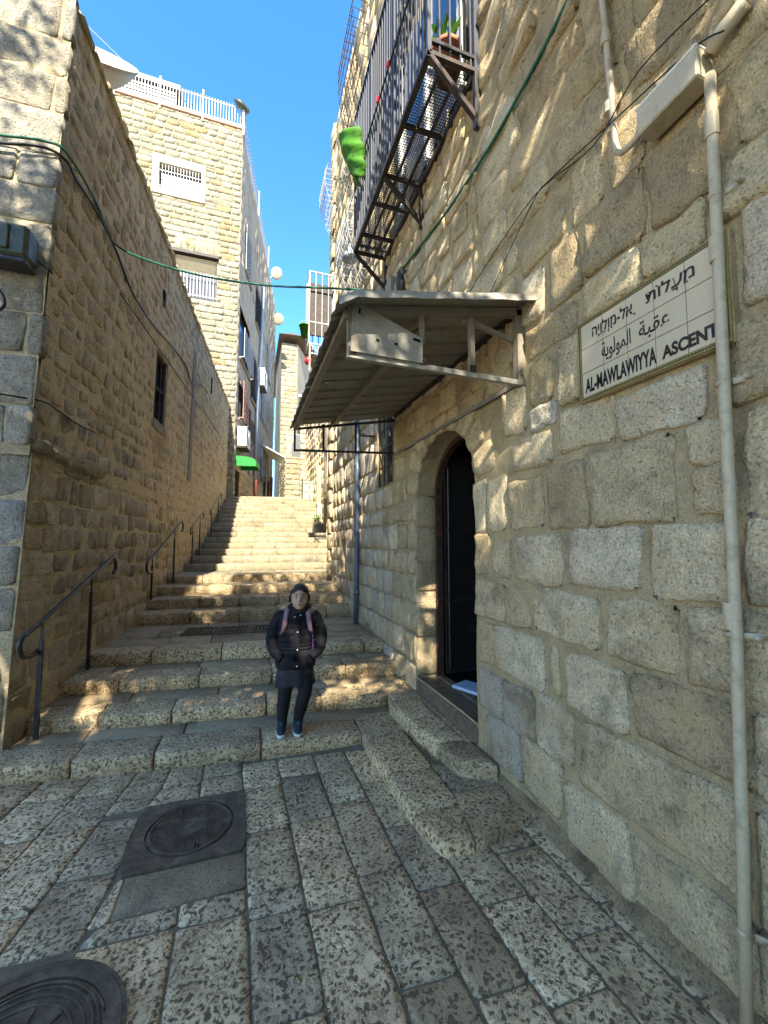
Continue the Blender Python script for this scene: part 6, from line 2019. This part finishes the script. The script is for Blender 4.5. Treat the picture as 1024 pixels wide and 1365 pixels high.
# hair
mb = MB(); hm = MB(); hm.ball((HX, .005, 1.200), .1, 40, 32, (.775, 1.035, .915))
keep = []
for f in hm.f:
    c = sum((Vector(hm.v[i]) for i in f), Vector()) / len(f)
    x, y, z = c.x - HX, c.y, c.z
    hl = 1.246 - 5.0 * x * x - .25 * abs(x)
    if y < -.012 and z < hl: continue
    if y < .0 and z < 1.17: continue
    if z < 1.115: continue
    keep.append(f)
hm.f = keep
o = gbuild(hm, 'hair', 'hair'); m_ = o.modifiers.new('s', 'SOLIDIFY'); m_.thickness = .005; m_.offset = -1
mb = MB(); mb.ball((HX, .115, 1.20), .032, 12, 8); mb.tube([(HX, .13, 1.19), (HX, .15, 1.13), (HX, .14, 1.06)], [.026, .028, .012], 10); gbuild(mb, 'ponytail', 'hair', parent=o)
mb = MB()
for s_ in (-1, 1):
    for k in range(5):
        x = HX + s_ * (.060 + k * .003)
        mb.tube([(x - s_ * .008, -.052 + k * .006, 1.235), (x + s_ * .010, -.030 + k * .006, 1.19), (x + s_ * .012, -.018 + k * .006, 1.14)], .004, 5)
gbuild(mb, 'side_hair', 'hair', parent=o)
# face
for s_ in (-1, 1):
    ex = HX + s_ * .0285
    mb = MB(); mb.ball((ex, -.0815, 1.184), .0105, 12, 8, (1.15, .55, .62)); e_ = gbuild(mb, 'eye', 'eye_white')
    mb = MB(); mb.ball((ex, -.0868, 1.184), .0058, 10, 8, (1, .45, 1)); gbuild(mb, 'iris', 'hair', parent=e_)
    mb = MB(); mb.tube([(ex - .0125, -.081, 1.187), (ex, -.0875, 1.1925), (ex + .0125, -.081, 1.188)], .0016, 5); gbuild(mb, 'eyelash', 'hair', parent=e_)
    mb = MB(); mb.tube([(HX + s_ * .012, -.0905, 1.2045), (HX + s_ * .028, -.0885, 1.2095), (HX + s_ * .044, -.0775, 1.204)], [.0022, .0030, .0014], 6); gbuild(mb, 'eyebrow', 'hair')
mb = MB(); mb.tube([(HX - .019, -.0845, 1.127), (HX - .008, -.0925, 1.130), (HX, -.0935, 1.129), (HX + .008, -.0925, 1.130), (HX + .019, -.0845, 1.127)], [.0016, .0036, .0034, .0036, .0016], 8)
mb.tube([(HX - .014, -.087, 1.124), (HX, -.0925, 1.1215), (HX + .014, -.087, 1.124)], [.0015, .0042, .0015], 8)
gbuild(mb, 'mouth', 'lip')
# backpack and straps
mb = MB(); mb.box((0, .175, .93), (.26, .13, .34), bev=.04); bpk = gbuild(mb, 'backpack', 'purple', parent=gl)
mb = MB(); mb.box((0, .20, .86), (.20, .12, .16), bev=.03); gbuild(mb, 'backpack_pocket', 'strap', parent=bpk)
for s_ in (-1, 1):
    mb = MB(); P = [Vector((s_ * .078, .07, 1.075)), Vector((s_ * .085, .01, 1.098)), Vector((s_ * .092, -.055, 1.078)), Vector((s_ * .100, -.105, 1.03)), Vector((s_ * .108, -.118, .97)), Vector((s_ * .122, -.112, .91)), Vector((s_ * .14, -.085, .875))]
    vs_ = []
    for i, p in enumerate(P):
        w_ = .020 if i < 5 else .014
        vs_ += [p + Vector((-w_, -.004, 0)), p + Vector((w_, -.004, .002))]
    mb.add(vs_, [(i * 2, i * 2 + 1, i * 2 + 3, i * 2 + 2) for i in range(len(P) - 1)])
    o = gbuild(mb, 'strap', 'strap', parent=bpk); m_ = o.modifiers.new('s', 'SOLIDIFY'); m_.thickness = .010; m_.offset = 0; 
    mb = MB(); mb.tube([p + Vector((-s_ * .0, -.008, 0)) + Vector((-.021 , 0, 0)) for p in P], .0035, 5); gbuild(mb, 'strap_edge', 'purple', parent=o)
mb = MB(); mb.tube([(.135, -.07, .90), (.142, -.085, .84), (.140, -.092, .76), (.136, -.100, .70)], .005, 6); gbuild(mb, 'strap_tail', 'purple', parent=bpk)

# ================================================================== BEHIND THE CAMERA: what casts the shade
shade_building = thing('stone_building', 'unseen stone building added behind the viewer to shade the near ground', 'building', (0, -18, G0))
mb = MB(); mb.box((-.5, -23.0, 10.4), (19, 10, 22.2)); mb.build('wall', MAT['wall_corner'], shade_building)  # unseen block, added and sized to keep the near paving in shade
mb = MB(); mb.box((-.5, -23.0, 21.65), (19.6, 10.6, .3)); mb.build('roof', MAT['concrete'], shade_building)
tr = thing('tree', 'leafy tree standing behind the viewer, twigs just showing at the top edge', 'tree', (-3.0, -2.6, G0))
def limb(mb, pts, r0, r1, seg=8):
    n_ = len(pts); mb.tube(pts, [r0 + (r1 - r0) * i / (n_ - 1) for i in range(n_)], seg)
mb = MB()
limb(mb, [(-3.0, -2.6, G0 - .2), (-2.9, -2.5, 1.5), (-2.6, -2.3, 3.2), (-2.2, -1.9, 5.0)], .26, .17, 10)
mb.build('trunk', MAT['bark'], tr, smooth=True)
trng = random.Random(31)
mb = MB()
tips = []
for (ex, ey, ez) in ((-.2, .2, 8.2), (-1.6, -.5, 9.0), (-3.6, -.2, 9.0), (.4, -.8, 7.4), (-1.4, -.6, 7.2), (-2.6, -.9, 8.2), (-4.6, -.9, 9.4), (-.6, -.2, 9.6), (-4.2, -.2, 10.8), (-3.0, -1.0, 7.0), (-1.0, -.2, 6.0), (-2.2, -.2, 6.4), (.9, -1.3, 7.6), (1.2, -1.0, 8.7)):
    a = Vector((-2.2, -1.9, 5.0)); e = Vector((ex, ey, ez))
    mid_ = (a + e) / 2 + Vector((trng.uniform(-.3, .3), trng.uniform(-.3, .3), .2))
    limb(mb, [a, a + (mid_ - a) * .5, mid_, (mid_ + e) / 2 + Vector((0, 0, .1)), e], .10, .02, 6)
    tips.append((mid_, e))
twig = [Vector((-.2, .8, 9.0)), Vector((-.25, 1.2, 7.0)), Vector((-.2, 1.55, 5.2)), Vector((-.12, 1.72, 4.42))]
limb(mb, twig, .018, .004, 5)
mb.build('branch', MAT['bark'], tr, smooth=True)
mb = MB()
def leaf(c, s):
    a = Vector((trng.gauss(0, 1), trng.gauss(0, 1), trng.gauss(0, 1))).normalized()
    b = a.orthogonal().normalized()
    mb.quad(c - a * s, c + b * s * .5, c + a * s, c - b * s * .5, (trng.random(), 0, 0))
clumps = []
for m_, e in tips:
    for k in range(15):
        t = trng.uniform(.3, 1.1)
        c = m_ + (e - m_) * t + Vector((trng.gauss(0, .6), trng.gauss(0, .6), trng.gauss(0, .45)))
        clumps.append(c)
for c in clumps:
    # keep the crown out of the picture itself
    R = trng.uniform(.35, .7)
    for k in range(int(150 * R / .5)):
        p = c + Vector((trng.gauss(0, R * .5), trng.gauss(0, R * .5), trng.gauss(0, R * .38)))
        fw = p.x * math.sin(R_(18.42)) + p.y * math.cos(R_(18.42))
        if fw > 0 and (p.z - CAMZ) < 1.62 * fw: continue
        leaf(p, trng.uniform(.05, .085))
mb.build('foliage', MAT['leaf'], tr)
mb = MB()
for k in range(26):
    t = trng.random()
    p = twig[3] + Vector((trng.gauss(0, .07), trng.gauss(0, .05), trng.uniform(-.05, .16)))
    s = trng.uniform(.010, .018)
    leaf(p, s)
mb.build('twig_leaves', MAT['leaf'], tr)
